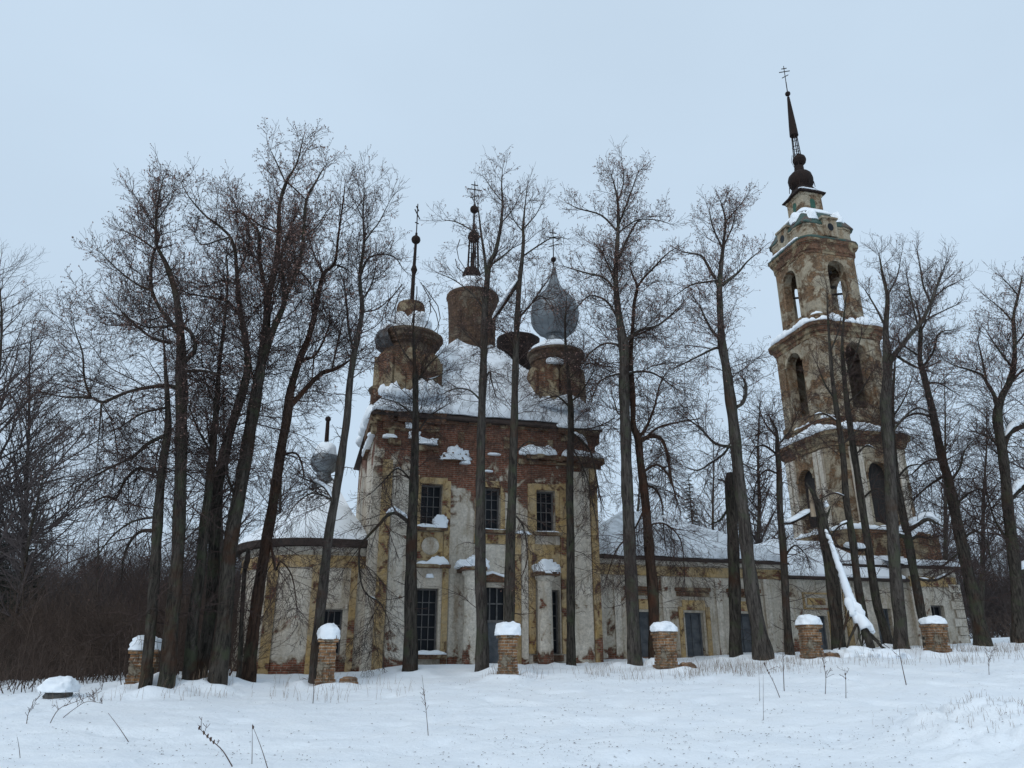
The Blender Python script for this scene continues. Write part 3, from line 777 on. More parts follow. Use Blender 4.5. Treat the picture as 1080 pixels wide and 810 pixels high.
g.box(17.3, 17.55, .5, .61, 1.9, 4.0); g.box(22.25, 25.1, .38, .46, 5.3, 5.8); g.box(18.3, 18.6, .52, .61, 1.8, 5.3); g.box(21.4, 21.7, .52, .61, 1.8, 5.3)
C('window_surround', g, M['yellow'])
g = G()
for z in range(9): g.box(24.75 if z % 2 else 24.55, 25.27, .36, 1.0, 1.7 + z * .42, 2.08 + z * .42)
for x in (22.35, 23.0): g.box(x - .14, x + .14, .36, .46, 1.6, 5.2)
for x in (18.9, 19.5): g.box(x - .14, x + .14, .5, .61, 1.6, 5.2)
C('quoin', g, M['white_plaster'])
for h in NWD: window(h, .6, .36, 2, 3, M['shutter'], M['shutter'], .03)
window((23.3, 24.1, 2.6, 4.4), .45, .36, 2, 3, M['frame'], M['glass'])
g = G()
g.add([(15.2, .3, 5.5), (22.2, .3, 5.5), (22.2, 2.4, 6.5), (15.2, 2.4, 6.5), (15.2, .3, 5.62), (22.2, .3, 5.62), (22.2, 2.4, 6.62), (15.2, 2.4, 6.62)], [(0, 3, 2, 1), (4, 5, 6, 7), (0, 1, 5, 4), (1, 2, 6, 5), (2, 3, 7, 6), (3, 0, 4, 7)])
g.box(22.0, 25.5, .15, 2.4, 6.2, 6.32)
g.box(18.4, 22.0, 1.5, 2.4, 6.35, 6.47)
g.box(15.25, 25.15, 2.4, 9.75, 5.52, 5.62)
nr = C('roof', g, M['dark_roof'])
g = G()
g.field(15.25, 22.0, .36, 1.9, .13, lambda x, y: 5.72 + .5 * (y - .3) + .07 * N3(x * .9, y * .9, 9), .16)
g.field(15.25, 25.18, 1.86, 9.7, .2, lambda x, y: 5.74 + .62 * min(y - .3, 10 - y, 1.2 + (x - 14.9) * 1.3, 3.6) + .1 * N3(x * .8, y * .8, 2), .3)
g.field(22.02, 25.42, .22, 2.0, .13, lambda x, y: 6.5 + .3 * (y - .2) + .07 * N3(x * .9, y * .9, 4), .17)
C('snow', g, M['snow'], nr, smooth_=True, angle=60)
g = G(); g.box(23.2, 25.2, 1.1, 1.6, 6.4, 7.95); ragged_ = [g.box(23.2 + .25 * k, 23.43 + .25 * k, 1.02, 1.58, 7.953, 8.02 + .06 * (k % 3)) for k in range(8)]
C('attic', g, M['cornice_brick'])

# ------------------------------------------------------------------ bell tower
TX, TY = 23.2, 5.15
tower = empty('bell_tower', to_world(TX, TY, 1.9), A, label='tall ruined three tier bell tower with leaning iron spire and snowy ledges', cat='bell tower')
TOFF = (TX, TY, 1.9)
def T(name, g, m, parent=None, **kw): return parts_obj(name, g, m, parent or tower, TOFF, **kw)
def rsq(h, r, z, n=6, wob=0.0):
    pts = []
    for q in range(4):
        a0 = math.pi / 2 * q - math.pi / 2 - math.pi / 4 + math.pi / 4
        cx, cy = [(1, -1), (1, 1), (-1, 1), (-1, -1)][q]
        for k in range(n + 1):
            a = -math.pi / 2 + math.pi / 2 * q + math.pi / 2 * k / n
            d = wob * N3(cx * 3 + k, cy * 3 + z)
            pts.append((TX + cx * (h - r) + (r + d) * math.cos(a), TY + cy * (h - r) + (r + d) * math.sin(a), z))
    return pts
def cornice(g, prof, r):
    rings = []
    for h, z in prof:
        base = rsq(h, r, z); ring = []
        for i, p in enumerate(base):                     # extra points along the straight sides, nibbled by frost
            q = base[(i + 1) % len(base)]; k = 14 if i % 7 == 6 else 1
            for j in range(k):
                x = p[0] + (q[0] - p[0]) * j / k; y = p[1] + (q[1] - p[1]) * j / k
                e = .05 * N3(x * 2.3, y * 2.3, z * 3) + .04 * N3(x * 6, y * 6, z * 2)
                s_ = 1 + e / max(1.0, h); ring.append((TX + (x - TX) * s_, TY + (y - TY) * s_, z + .03 * N3(x * 3, y * 3, 40)))
        rings.append(ring)
    g.loft(rings, cap0=True, cap1=True)
def arch_face(g, q, h, r, z0, z1, aw, a0, a1, th, back=True, mi=0):
    """one pierced side of a tier: q = side, arch aw wide from a0 up to crown a1"""
    def P(t, z, d):
        x, y = [(t, -h + d), (h - d, t), (-t, h - d), (-h + d, -t)][q]
        return (TX + x, TY + y, z)
    L = h - r; hw = aw / 2; sp = a1 - hw; n = 10
    arch = [(-hw, a0), (-hw, sp)] + [(hw * -math.cos(math.pi * k / n), sp + hw * math.sin(math.pi * k / n)) for k in range(1, n)] + [(hw, sp), (hw, a0)]
    for d in ((0, th) if back else (0,)):
        Lb = L if d == 0 else h - th - .002
        g.add([P(-Lb, z0, d), P(-hw, z0, d), P(-hw, z1, d), P(-Lb, z1, d)], [(0, 1, 2, 3)], mi)
        g.add([P(hw, z0, d), P(Lb, z0, d), P(Lb, z1, d), P(hw, z1, d)], [(0, 1, 2, 3)], mi)
        g.add([P(-hw, z0, d), P(hw, z0, d), P(hw, a0, d), P(-hw, a0, d)], [(0, 1, 2, 3)], mi)
        top = arch[1:-1]
        for (ta, za), (tb, zb) in zip(top[:-1], top[1:]): g.add([P(ta, za, d), P(tb, zb, d), P(tb, z1, d), P(ta, z1, d)], [(0, 1, 2, 3)], mi)
    c = arch + [arch[0]]
    for (ta, za), (tb, zb) in zip(c[:-1], c[1:]): g.add([P(ta, za, 0), P(tb, zb, 0), P(tb, zb, th), P(ta, za, th)], [(0, 1, 2, 3)], mi)
def corner_strips(g, h, r, z0, z1, n=8, mi=0):
    for q in range(4):
        cx, cy = [(1, -1), (1, 1), (-1, 1), (-1, -1)][q]; pr = None
        for k in range(n + 1):
            a = -math.pi / 2 + math.pi / 2 * q + math.pi / 2 * k / n
            p = (TX + cx * (h - r) + r * math.cos(a), TY + cy * (h - r) + r * math.sin(a))
            if pr: g.add([(*pr, z0), (*p, z0), (*p, z1), (*pr, z1)], [(0, 1, 2, 3)], mi)
            pr = p
def side_box(g, q, h, t0, t1, z0, z1, out_, inn=.03):
    def P(t, d): return [(t, -h - d), (h + d, t), (-t, h + d), (-h - d, -t)][q]
    xs = [P(t0, out_), P(t1, -inn)]
    g.box(TX + min(xs[0][0], xs[1][0]), TX + max(xs[0][0], xs[1][0]), TY + min(xs[0][1], xs[1][1]), TY + max(xs[0][1], xs[1][1]), z0, z1)
def archivolt(g, q, h, aw, a1, wd, out_):
    sp = a1 - aw / 2; n = 12
    def P(t, z, d):
        x, y = [(t, -h - d), (h + d, t), (-t, h + d), (-h - d, -t)][q]; return (TX + x, TY + y, z)
    for k in range(n):
        A_, B_ = math.pi * k / n, math.pi * (k + 1) / n; r0, r1 = aw / 2, aw / 2 + wd; vs = []
        for d in (out_, -.02):
            for a, r in ((A_, r0), (B_, r0), (B_, r1), (A_, r1)): vs.append(P(-r * math.cos(a), sp + r * math.sin(a), d))
        g.add(vs, [(0, 1, 2, 3), (7, 6, 5, 4), (0, 4, 5, 1), (1, 5, 6, 2), (2, 6, 7, 3), (3, 7, 4, 0)])

tiers = [(2.7, 1.15, 8.3, 13.2, 1.35, 8.9, 12.35, .5), (2.46, 1.0, 14.95, 20.1, 1.45, 15.6, 19.75, .55), (1.95, .75, 21.75, 26.0, 1.3, 22.1, 25.55, .5)]
for ti, (h, r, z0, z1, aw, a0, a1, th) in enumerate(tiers):
    g = G()
    for q in range(4): arch_face(g, q, h, r, z0, z1, aw if not (ti == 1 and q in (1, 2)) else .02, a0, a1, th)
    corner_strips(g, h, r, z0, z1)
    tw = T('wall', g, M['tower_wall'])
    if ti < 2:
        g = G()
        for q in range(4):
            for s in (-1, 1):
                for off in ((1.05, 1.5) if ti == 0 else (1.05, 1.38)):
                    c = s * (off + .05); wd = .17
                    side_box(g, q, h, c - wd, c + wd, z0 + .35, z1 - .1, .12)
                side_box(g, q, h, s * 1.3 - .5, s * 1.3 + .5, z0 + .02, z0 + .33, .16)
        T('pilaster', g, M['white_plaster'] if ti == 0 else M['tower_wall'], tw)
    g = G()
    for q in range(4):
        archivolt(g, q, h, aw, a1, .2, .09)
        if ti == 2:
            for s in (-1, 1): side_box(g, q, h, s * (aw / 2 + .1) - .1, s * (aw / 2 + .1) + .1, z0 + .3, a1 - aw / 2, .07)
    T('archivolt', g, M['tower_wall'], tw)
# closing floors inside the tiers
g = G(); g.box(TX - 1.8, TX + 1.8, TY - 1.8, TY + 1.8, 14.2, 14.4); g.box(TX - 1.5, TX + 1.5, TY - 1.5, TY + 1.5, 21.3, 21.6); g.box(TX - 1.2, TX + 1.2, TY - 1.2, TY + 1.2, 26.1, 26.3)
T('floor', g, M['dark_wood'])
g = G()
for q in range(4):
    h = tiers[0][0]
    def P(t, d): return [(t, -h + d), (h - d, t), (-t, h - d), (-h + d, -t)][q]
    p0, p1 = P(-.66, .3), P(.66, .36)
    g.box(TX + min(p0[0], p1[0]), TX + max(p0[0], p1[0]), TY + min(p0[1], p1[1]), TY + max(p0[1], p1[1]), 8.9, 12.4)
T('shutter', g, M['dark_wood'])
g = G()                                           # old bell beams
g.tube([(TX - 2.0, TY - .4, 18.9), (TX + 2.0, TY - .2, 18.6)], .12, 6); g.tube([(TX - .3, TY - 2, 18.8), (TX + .1, TY + 2, 18.9)], .12, 6); g.tube([(TX - 1.5, TY, 24.9), (TX + 1.5, TY + .1, 24.9)], .1, 6); g.tube([(TX, TY - 1.5, 25.0), (TX, TY + 1.5, 25.0)], .1, 6)
g.tube([(TX - 1.6, TY + 1.2, 24.2), (TX + 1.6, TY - 1.2, 23.9)], .07, 6)
T('bell_beam', g, M['dark_wood'])
g = G()
cornice(g, [(2.82, 6.3), (2.82, 8.25), (2.9, 8.3), (2.9, 8.5), (2.66, 8.52)], 1.15)
cornice(g, [(2.66, 13.2), (2.76, 13.22), (2.76, 13.45), (2.86, 13.5), (2.9, 13.75), (3.04, 13.85), (3.05, 14.05), (2.6, 14.25)], 1.25)
cornice(g, [(2.54, 14.2), (2.55, 14.75), (2.6, 14.8), (2.6, 14.95), (2.42, 14.97)], 1.0)
cornice(g, [(2.42, 20.1), (2.5, 20.12), (2.5, 20.35), (2.6, 20.42), (2.62, 20.65), (2.76, 20.72), (2.77, 20.92), (2.4, 21.05)], 1.05)
cornice(g, [(2.08, 21.0), (2.05, 21.4), (2.1, 21.42), (2.08, 21.74), (1.92, 21.76)], .78)
cornice(g, [(1.92, 26.0), (1.98, 26.02), (1.98, 26.2), (2.04, 26.25), (2.06, 26.7), (2.18, 26.78), (2.2, 26.98), (1.9, 27.05)], .8)
T('cornice', g, M['cornice_brick'])
# cap: attic with lucarnes under a bent green roof
g = G(); cornice(g, [(1.98, 27.05), (1.95, 28.0), (2.0, 28.02), (2.0, 28.15), (1.7, 28.2)], .75); T('attic', g, M['tower_wall'])
g = G(); cornice(g, [(2.03, 28.15), (2.05, 28.22), (1.8, 28.7), (1.5, 29.3), (1.1, 29.75), (.85, 29.95)], .5); cornice(g, [(2.22, 26.985), (2.24, 27.05), (1.98, 27.3)], .8)
cap = T('roof', g, M['green_roof'])
g = G()
for q in range(4):
    side_box(g, q, 1.7, -.5, .5, 27.3, 28.55, .42); 
    side_box(g, q, 1.7, -.6, .6, 28.553, 28.68, .5)
T('lucarne', g, M['tower_wall'], cap)
g = G()
for q in range(4):
    h = 2.125
    def P(t, d): return [(t, -h - d), (h + d, t), (-t, h + d), (-h - d, -t)][q]
    n = 14; ctr = 27.95; vs = [(TX + P(.22 * math.cos(6.283 * k / n), .006)[0], TY + P(.22 * math.cos(6.283 * k / n), .006)[1], ctr + .28 * math.sin(6.283 * k / n)) for k in range(n)]
    g.add(vs, [tuple(range(n))])
T('lucarne_opening', g, M['glass'], cap)
# lantern
g = G(); cornice(g, [(.86, 29.9), (.86, 30.1), (.8, 30.12), (.8, 31.15), (.86, 31.18), (.86, 31.35), (.72, 31.4)], .1)
lan = T('lantern', g, M['tower_wall'])
g = G()
for q in range(4): arch_q = None
for q in range(4):
    def P(t, d): return [(t, -.8 - d), (.8 + d, t), (-t, .8 + d), (-.8 - d, -t)][q]
    pts = [(-.19, 30.2), (.19, 30.2)] + [(.19 * math.cos(math.pi * k / 8), 30.72 + .19 * math.sin(math.pi * k / 8)) for k in range(9)]
    vs = [(TX + P(t, d)[0], TY + P(t, d)[1], z) for d in (.02, -.02) for t, z in pts]; n = len(pts)
    g.add(vs, [tuple(range(n)), tuple(range(2 * n - 1, n - 1, -1))] + [(i, n + i, n + (i + 1) % n, (i + 1) % n) for i in range(n)])
T('shutter', g, M['green_shutter'], lan)
g = G(); cornice(g, [(1.02, 31.36), (1.04, 31.42), (.75, 31.75), (.55, 32.1), (.5, 32.3)], .1); T('roof', g, M['iron'], lan)
# spire
g = G(); g.lathe([(.55, 32.15), (.62, 32.3), (.78, 32.5), (.82, 32.9), (.76, 33.2), (.6, 33.4), (.36, 33.55), (.3, 34.0)], TX, TY, 22, wob=.08)
for k in range(8): g.tube([(TX + .8 * math.cos(k * .785), TY + .8 * math.sin(k * .785), 32.55), (TX + .84 * math.cos(k * .785), TY + .84 * math.sin(k * .785), 32.1)], .03, 4)
sb = T('spire', g, M['iron'], smooth_=True, angle=40)
g = G(); ball(g, TX + .12, TY, 34.55, .46); T('ball', g, M['iron'], sb)
g = G()
for k in range(5):
    a = 6.283 * k / 5 + .3; g.tube([(TX + .3 * math.cos(a), TY + .3 * math.sin(a), 33.6), (TX + .17 * math.cos(a), TY + .17 * math.sin(a), 36.75)], .035, 5)
for z, r in ((34.9, .27), (35.6, .23), (36.3, .2)): g.tube([(TX + r * math.cos(6.283 * k / 10), TY + r * math.sin(6.283 * k / 10), z) for k in range(11)], .03, 4)
g.tube([(TX - .3, TY, 33.7), (TX - .55, TY, 34.3), (TX - .4, TY, 34.9)], .018, 4); g.tube([(TX - .15, TY - .1, 35.2), (TX + .25, TY - .1, 35.3)], .03, 4)
T('spire_frame', g, M['iron'], sb)
g = G(); g.lathe([(.02, 36.55), (.3, 36.6), (.26, 37.4), (.17, 38.8), (.09, 39.95), (.04, 40.0)], TX, TY, 12); T('spire_needle', g, M['iron'], sb)
g = G(); ball(g, TX, TY, 40.25, .19); g.tube([(TX, TY, 39.9), (TX, TY, 41.3)], .035, 6); cross(g, TX, TY, 41.2, 42.75, .9, rot=-.5); T('cross', g, M['iron'], sb)
# snow on the tower
g = G()
def ring_snow(h, r, z, k0, k1, wd, hg, seed, wob=.5):
    o = rsq(h, r, z, 6); n = len(o); g.strip([o[k % n] for k in range(k0, k1 + 1)], wd, hg, seed, wob)
ring_snow(2.86, 1.2, 14.1, 18, 35, .5, .38, 1); ring_snow(2.75, .85, 8.5, 20, 34, .4, .24, 2)
ring_snow(2.44, .7, 14.96, 19, 26, .25, .16, 3); ring_snow(2.44, .7, 14.96, 28, 34, .22, .12, 13)
ring_snow(2.55, .7, 20.98, 19, 24, .6, .42, 4, .6); ring_snow(2.55, .7, 20.98, 24, 34, .5, .4, 5, .7)
ring_snow(1.98, .75, 21.75, 22, 26, .3, .16, 6)
ring_snow(2.1, .8, 27.2, 19, 22, .2, .12, 7); ring_snow(2.1, .8, 27.1, 29, 34, .22, .14, 8)
g.loft([rsq(1.36, .45, 29.5), rsq(1.2, .42, 29.75), rsq(.95, .3, 30.05), rsq(.8, .2, 30.15)])
for q, t in ((3, .95), (0, -.95), (0, 1.0)):
    x, y = [(t, -1.52), (1.52, t), (-t, 1.52), (-1.52, -t)][q]; g.blob(TX + x, TY + y, 28.75, .42, .42, .7, k=.85, wob=.25, seed=t + q)
g.strip([(TX - .9, TY - .75, 31.62), (TX + .6, TY - .75, 31.65)], .3, .12, 9)
T('snow', g, M['snow'], smooth_=True)

# ------------------------------------------------------------------ trees
def norm3(x, y, z):
    l = math.sqrt(x * x + y * y + z * z) or 1; return x / l, y / l, z / l
class Tree:
    """collects branch poly-lines by number of points and sides and turns them into tubes with numpy"""
    def __init__(self, seed): self.r = random.Random(seed); self.b = {}; self.quads = []
    def put(self, pts, rad, sides): self.b.setdefault((len(pts), sides), []).append((pts, rad))
    def grow(self, p, d, L, r, lv, last, up, wig, spc, ratio, seedp=0.0):
        R = self.r; n = (6, 5, 4, 3)[min(lv, 3)] if L > .3 else 3
        st = L / n; x, y, z = p; dx, dy, dz = d; pts = [p]; dirs = []
        for i in range(n):
            dx, dy, dz = norm3(dx + R.uniform(-wig, wig), dy + R.uniform(-wig, wig), dz + R.uniform(-wig, wig) + up)
            x += dx * st; y += dy * st; z += dz * st; pts.append((x, y, z)); dirs.append((dx, dy, dz))
        tipr = max(.0045, r * .4)
        self.put(pts, [r + (tipr - r) * i / n for i in range(n + 1)], 3 if r < .012 else (4 if r < .03 else 6))
        if lv >= last:
            if seedp and R.random() < seedp:
                self.quads.append((pts[-1], R.uniform(.022, .05)))
                if R.random() < .5: self.quads.append((pts[-2], R.uniform(.02, .045)))
            return
        k = L / spc[lv]; k = int(k) + (R.random() < k - int(k))
        for j in range(k):
            t = .12 + .88 * (j + R.random()) / k; f = min(t * n, n - .001); i = int(f); fr = f - i
            a, b = pts[i], pts[i + 1]; q = (a[0] + (b[0] - a[0]) * fr, a[1] + (b[1] - a[1]) * fr, a[2] + (b[2] - a[2]) * fr)
            D_ = dirs[i]; v = norm3(R.gauss(0, 1), R.gauss(0, 1), R.gauss(0, 1)); dp = v[0] * D_[0] + v[1] * D_[1] + v[2] * D_[2]
            v = norm3(v[0] - dp * D_[0], v[1] - dp * D_[1], v[2] - dp * D_[2]); an = R.uniform(.55, 1.15); c_, s_ = math.cos(an), math.sin(an)
            nd = (D_[0] * c_ + v[0] * s_, D_[1] * c_ + v[1] * s_, D_[2] * c_ + v[2] * s_)
            self.grow(q, nd, L * ratio * R.uniform(.6, 1.2) * (1.1 - .45 * t), max(.0052, r * .52 * (1 - .4 * t)), lv + 1, last, up, wig, spc, ratio, seedp)
    def mesh(self, name, mats, parent, off, smooth_=True):
        V, F, FS, MI = [], [], [], []; base = 0
        for (n, s), lst in self.b.items():
            P = np.array([a for a, _ in lst], dtype=np.float64); Rr = np.array([b for _, b in lst]); N = len(lst)
            Tn = np.empty_like(P); Tn[:, 1:-1] = P[:, 2:] - P[:, :-2]; Tn[:, 0] = P[:, 1] - P[:, 0]; Tn[:, -1] = P[:, -1] - P[:, -2]
            Tn /= np.linalg.norm(Tn, axis=2, keepdims=True) + 1e-9
            ref = np.where(np.abs(Tn[:, :1, 2:3]) < .85, np.array([[[0, 0, 1.0]]]), np.array([[[1.0, .2, 0]]]))
            a = np.cross(Tn, np.broadcast_to(ref, Tn.shape)); a /= np.linalg.norm(a, axis=2, keepdims=True) + 1e-9
            b = np.cross(Tn, a); an = np.arange(s) * 2 * math.pi / s
            if s == 14:                                  # old trunks are fluted and burred, not round
                zz = P[:, :, None, 2]; aa = an[None, None, :]
                lob = (1 + .07 * np.sin(3 * aa + .55 * zz) + .05 * np.sin(5 * aa - 1.3 * zz + 1) + .05 * np.sin(2 * aa + 2.9 * zz) + .04 * np.sin(7 * aa + 3.7 * zz))[..., None]
            else: lob = 1.0
            ring = P[:, :, None, :] + (a[:, :, None, :] * np.cos(an)[None, None, :, None] + b[:, :, None, :] * np.sin(an)[None, None, :, None]) * Rr[:, :, None, None] * lob
            V.append(ring.reshape(-1, 3)); idx = np.arange(N * n * s).reshape(N, n, s) + base
            i0 = idx[:, :-1]; i1 = idx[:, 1:]
            q = np.stack([i0, np.roll(i0, -1, 2), np.roll(i1, -1, 2), i1], -1).reshape(-1, 4)
            F.append(q); MI.append(np.zeros(len(q), int)); base += N * n * s
        if self.quads:
            c = np.array([q[0] for q in self.quads]); r = np.array([q[1] for q in self.quads])[:, None]
            rg = np.random.default_rng(5); u = rg.normal(size=c.shape); u /= np.linalg.norm(u, axis=1, keepdims=True); v = np.cross(u, rg.normal(size=c.shape)); v /= np.linalg.norm(v, axis=1, keepdims=True)
            c = c + np.array([0, 0, -.03]); quad = np.stack([c - u * r, c + v * r * .5, c + u * r, c - v * r * .5], 1).reshape(-1, 3)
            V.append(quad); q = np.arange(len(quad)).reshape(-1, 4) + base; F.append(q); MI.append(np.ones(len(q), int))
        V = np.concatenate(V) - np.array(off)[None]; F = np.concatenate(F); MI = np.concatenate(MI)
        me = bpy.data.meshes.new(name); me.vertices.add(len(V)); me.vertices.foreach_set('co', V.ravel())
        me.loops.add(F.size); me.loops.foreach_set('vertex_index', F.ravel().astype(np.int32))
        me.polygons.add(len(F)); me.polygons.foreach_set('loop_start', np.arange(0, F.size, 4, dtype=np.int32))
        me.polygons.foreach_set('material_index', MI.astype(np.int32)); me.polygons.foreach_set('use_smooth', np.ones(len(F), bool))
        for m in mats: me.materials.append(m)
        me.update(calc_edges=True)
        o = bpy.data.objects.new(name, me); COL.objects.link(o)
        if parent: o.parent = parent
        return o

def spline(pts, k=4):
    """Catmull-Rom through (x,y,z,r) rows"""
    P = [np.array(p, float) for p in pts]
    if len(P) < 3: return [P[0] + (P[-1] - P[0]) * i / k for i in range(k + 1)]
    out_ = []
    for i in range(len(P) - 1):
        p0, p1, p2, p3 = P[max(i - 1, 0)], P[i], P[i + 1], P[min(i + 2, len(P) - 1)]
        for j in range(k):
            t = j / k; out_.append(.5 * ((2 * p1) + (-p0 + p2) * t + (2 * p0 - 5 * p1 + 4 * p2 - p3) * t * t + (-p0 + 3 * p1 - 3 * p2 + p3) * t ** 3))
    out_.append(P[-1]); return out_

def photo_tree(label, ly, trunk, limbs, crown0=.45, bl=(2.4, .8), dens=1.0, droop0=.3, seedp=.35, bark_='bark', epi=.5, name='lime_tree', cat='tree', seed=1, top_up=.10, snowy=(), tip=True, last=2):
    """trunk and limbs: (px, py, diameter px); ly: distance from the church wall; crown0: share of the trunk (by height) where the crown starts"""
    R = random.Random(seed)
    bx, by, _ = trunk[0]
    Y0 = depth_at(bx, by, ly); sc = Y0 / (FPX * CP)
    wb = W(bx, by, Y0); gz = ground_z(wb.x, Y0)
    root = empty(name, (wb.x, Y0, gz), label=label, cat=cat, group='bare trees round the ruined church')
    off = (wb.x, Y0, gz)
    lean = R.uniform(-.04, .04)
    def w3(px, py, d, dy=0.0):
        p0 = W(px, py, Y0); Y = Y0 + dy + lean * (p0.z - gz)
        p = W(px, py, Y); return [p.x, p.y, p.z, d * .5 * (Y / (FPX * CP)) * (1 + (p.z - gz) * .012) * (.86 if d > 11 else .58 + .0255 * d)]
    tt = Tree(seed); tr = [w3(*q) for q in trunk]
    first = list(tr[0]); 
    tr[0][3] *= 1.0; tr.insert(0, [first[0], first[1], gz - .35, first[3] * 1.3])
    tr[1] = [first[0], first[1], max(first[2], gz + .55) if first[2] < gz + .5 else first[2], first[3]]
    tr.insert(1, [first[0], first[1], gz + .05, first[3] * 1.15])
    ts = spline(tr, 8)
    for i, p in enumerate(ts): p[3] *= 1 + .07 * N3(p[2] * 1.3, seed)
    tt.put([tuple(p[:3]) for p in ts], [max(.012, p[3]) for p in ts], 14)
    paths = [(ts, True)]; boughs = []
    for li, lm in enumerate(limbs):
        sgn = R.choice((-1, 1)) * R.uniform(.15, .55); x0 = lm[0][0]; acc = 0; rows = []; pp = None
        for q in lm:
            if pp: acc += math.hypot(q[0] - pp[0], q[1] - pp[1]) * sc
            pp = q; rows.append(w3(q[0], q[1], q[2], sgn * acc * .6))
        sp_ = spline(rows, 4); boughs.append(sp_); tt.put([tuple(p[:3]) for p in sp_], [max(.012, p[3]) for p in sp_], 9); paths.append((sp_, False))
    tt.mesh('trunk', [M[bark_]], root, off)
    # crown: procedural branching along everything traced
    ct = Tree(seed + 100)
    zt = max(p[2] for s, _ in paths for p in s); H = zt - gz; zc = gz + H * crown0
    for s, is_tr in paths:
        seg = 0.0; L = sum(np.linalg.norm(s[i + 1][:3] - s[i][:3]) for i in range(len(s) - 1)); run = 0.0; nxt = 0.0
        for i in range(len(s) - 1):
            a, b = s[i], s[i + 1]; d = b[:3] - a[:3]; l = np.linalg.norm(d)
            if l < 1e-6: continue
            d = d / l
            while nxt < run + l:
                f = (nxt - run) / l; p = a[:3] + (b[:3] - a[:3]) * f; rr = a[3] + (b[3] - a[3]) * f
                hz = (p[2] - gz) / H; tl = nxt / L
                nxt += R.uniform(.6, 1.4) * .215 / dens
                v = np.array([R.gauss(0, 1), R.gauss(0, 1), R.gauss(0, 1)]); v -= v.dot(d) * d; v /= np.linalg.norm(v) + 1e-9
                if is_tr and p[2] < zc:
                    if hz < .10 or R.random() > epi: continue
                    dd = v * .8 + np.array([0, 0, R.uniform(-.3, .5)])
                    ct.grow(tuple(p + v * rr * .8), norm3(*dd), R.uniform(.3, 1.1) * (1 + 1.2 * (R.random() < .25)), R.uniform(.008, .018), 1, last, -.10 if R.random() < .7 else .08, .28, (.5, .11, .13), .55)
                    continue
                ang = R.uniform(.6, 1.1); dd = d * math.cos(ang) + v * math.sin(ang)
                q = smooth((hz - crown0) / max(.01, 1 - crown0)); Lb = 1.5 * bl[0] + (1.9 * bl[1] - 1.5 * bl[0]) * q
                if not is_tr: Lb *= 1.0 - .3 * tl
                Lb *= R.uniform(.4, 1.1)
                up = -.09 + (top_up + .09) * smooth((hz - droop0) / .35)
                ct.grow(tuple(p), norm3(*dd), Lb, max(.008, min(rr * .45, .008 + .0055 * Lb)), 0, last, up, .23, (.20, .095, .14), .50, min(1, 1.7 * seedp) * smooth((hz - .45) / .3))
            run += l
        if tip and (not is_tr or s[-1][3] < .09):
            e_ = s[-1]; d = s[-1][:3] - s[-2][:3]
            for k in range(4): ct.grow(tuple(e_[:3]), norm3(d[0] + R.uniform(-.1, .1), d[1] + R.uniform(-.1, .1), d[2]), R.uniform(.6, 1.2), max(.008, e_[3] * .6), 1, last, top_up, .2, (.3, .16, .13), .5, seedp)
    if ct.b: ct.mesh('crown', [M['twig'], M['seed']], root, off)
    g = G()
    for sp_ in boughs:                               # thin broken snow on the flatter stretches
        run = []
        for a, b in zip(sp_[:-1], sp_[1:]):
            d = b[:3] - a[:3]; l = float(np.linalg.norm(d)) + 1e-6
            if abs(d[2]) / l < .55 and a[3] > .022 and R.random() < .72: run.append((a[0], a[1], a[2] + a[3] * .7)); last_ = (b[0], b[1], b[2] + b[3] * .7, a[3])
            elif len(run) >= 2:
                g.strip(run + [last_[:3]], last_[3] * 1.7, last_[3] * 1.1 + .02, len(run) + seed, .6, step=.1); run = []
            else: run = []
    if g.v and not snowy:
        for h in clusters(g, .02): mesh_obj('snow', h, M['snow'], root, off, smooth_=True)
    if snowy:
        for k, (lm, wd, hg) in enumerate(snowy):
            rows = [w3(*q) for q in lm]; rows = spline(rows, 3)
            g.strip([(p[0], p[1], p[2] + p[3] * .75) for p in rows], wd, hg, k * 3.1, .45, step=.1)
        for h in clusters(g, .02): mesh_obj('snow', h, M['snow'], root, off, smooth_=True)
    return root, w3, off

# --- left cluster
photo_tree('leftmost lime of the dense left cluster, arching low boughs to the left', -8.0,
    [(153, 724, 12), (155, 703, 11), (161, 641, 11), (164, 592, 11), (168, 530, 10), (172, 488, 9), (177, 451, 8), (176, 415, 6), (174, 380, 4), (172, 350, 2)],
    [[(168, 499, 5), (156, 495, 5), (144, 495, 4.5), (131, 508, 4), (123, 525, 3.5), (112, 524, 3), (100, 528, 2)], [(176, 458, 5), (156, 468, 5), (141, 481, 4), (117, 493, 3.2), (98, 503, 2.4), (80, 514, 1.5)],
     [(165, 560, 5), (150, 560, 4.5), (138, 570, 4), (130, 590, 3), (128, 612, 2)], [(166, 545, 4), (140, 550, 3), (118, 566, 2.5), (100, 590, 1.5)], [(175, 430, 4), (150, 436, 3), (128, 450, 2)]],
    .5, (1.5, .6), 1.25, .85, .15, seed=11, epi=.8)
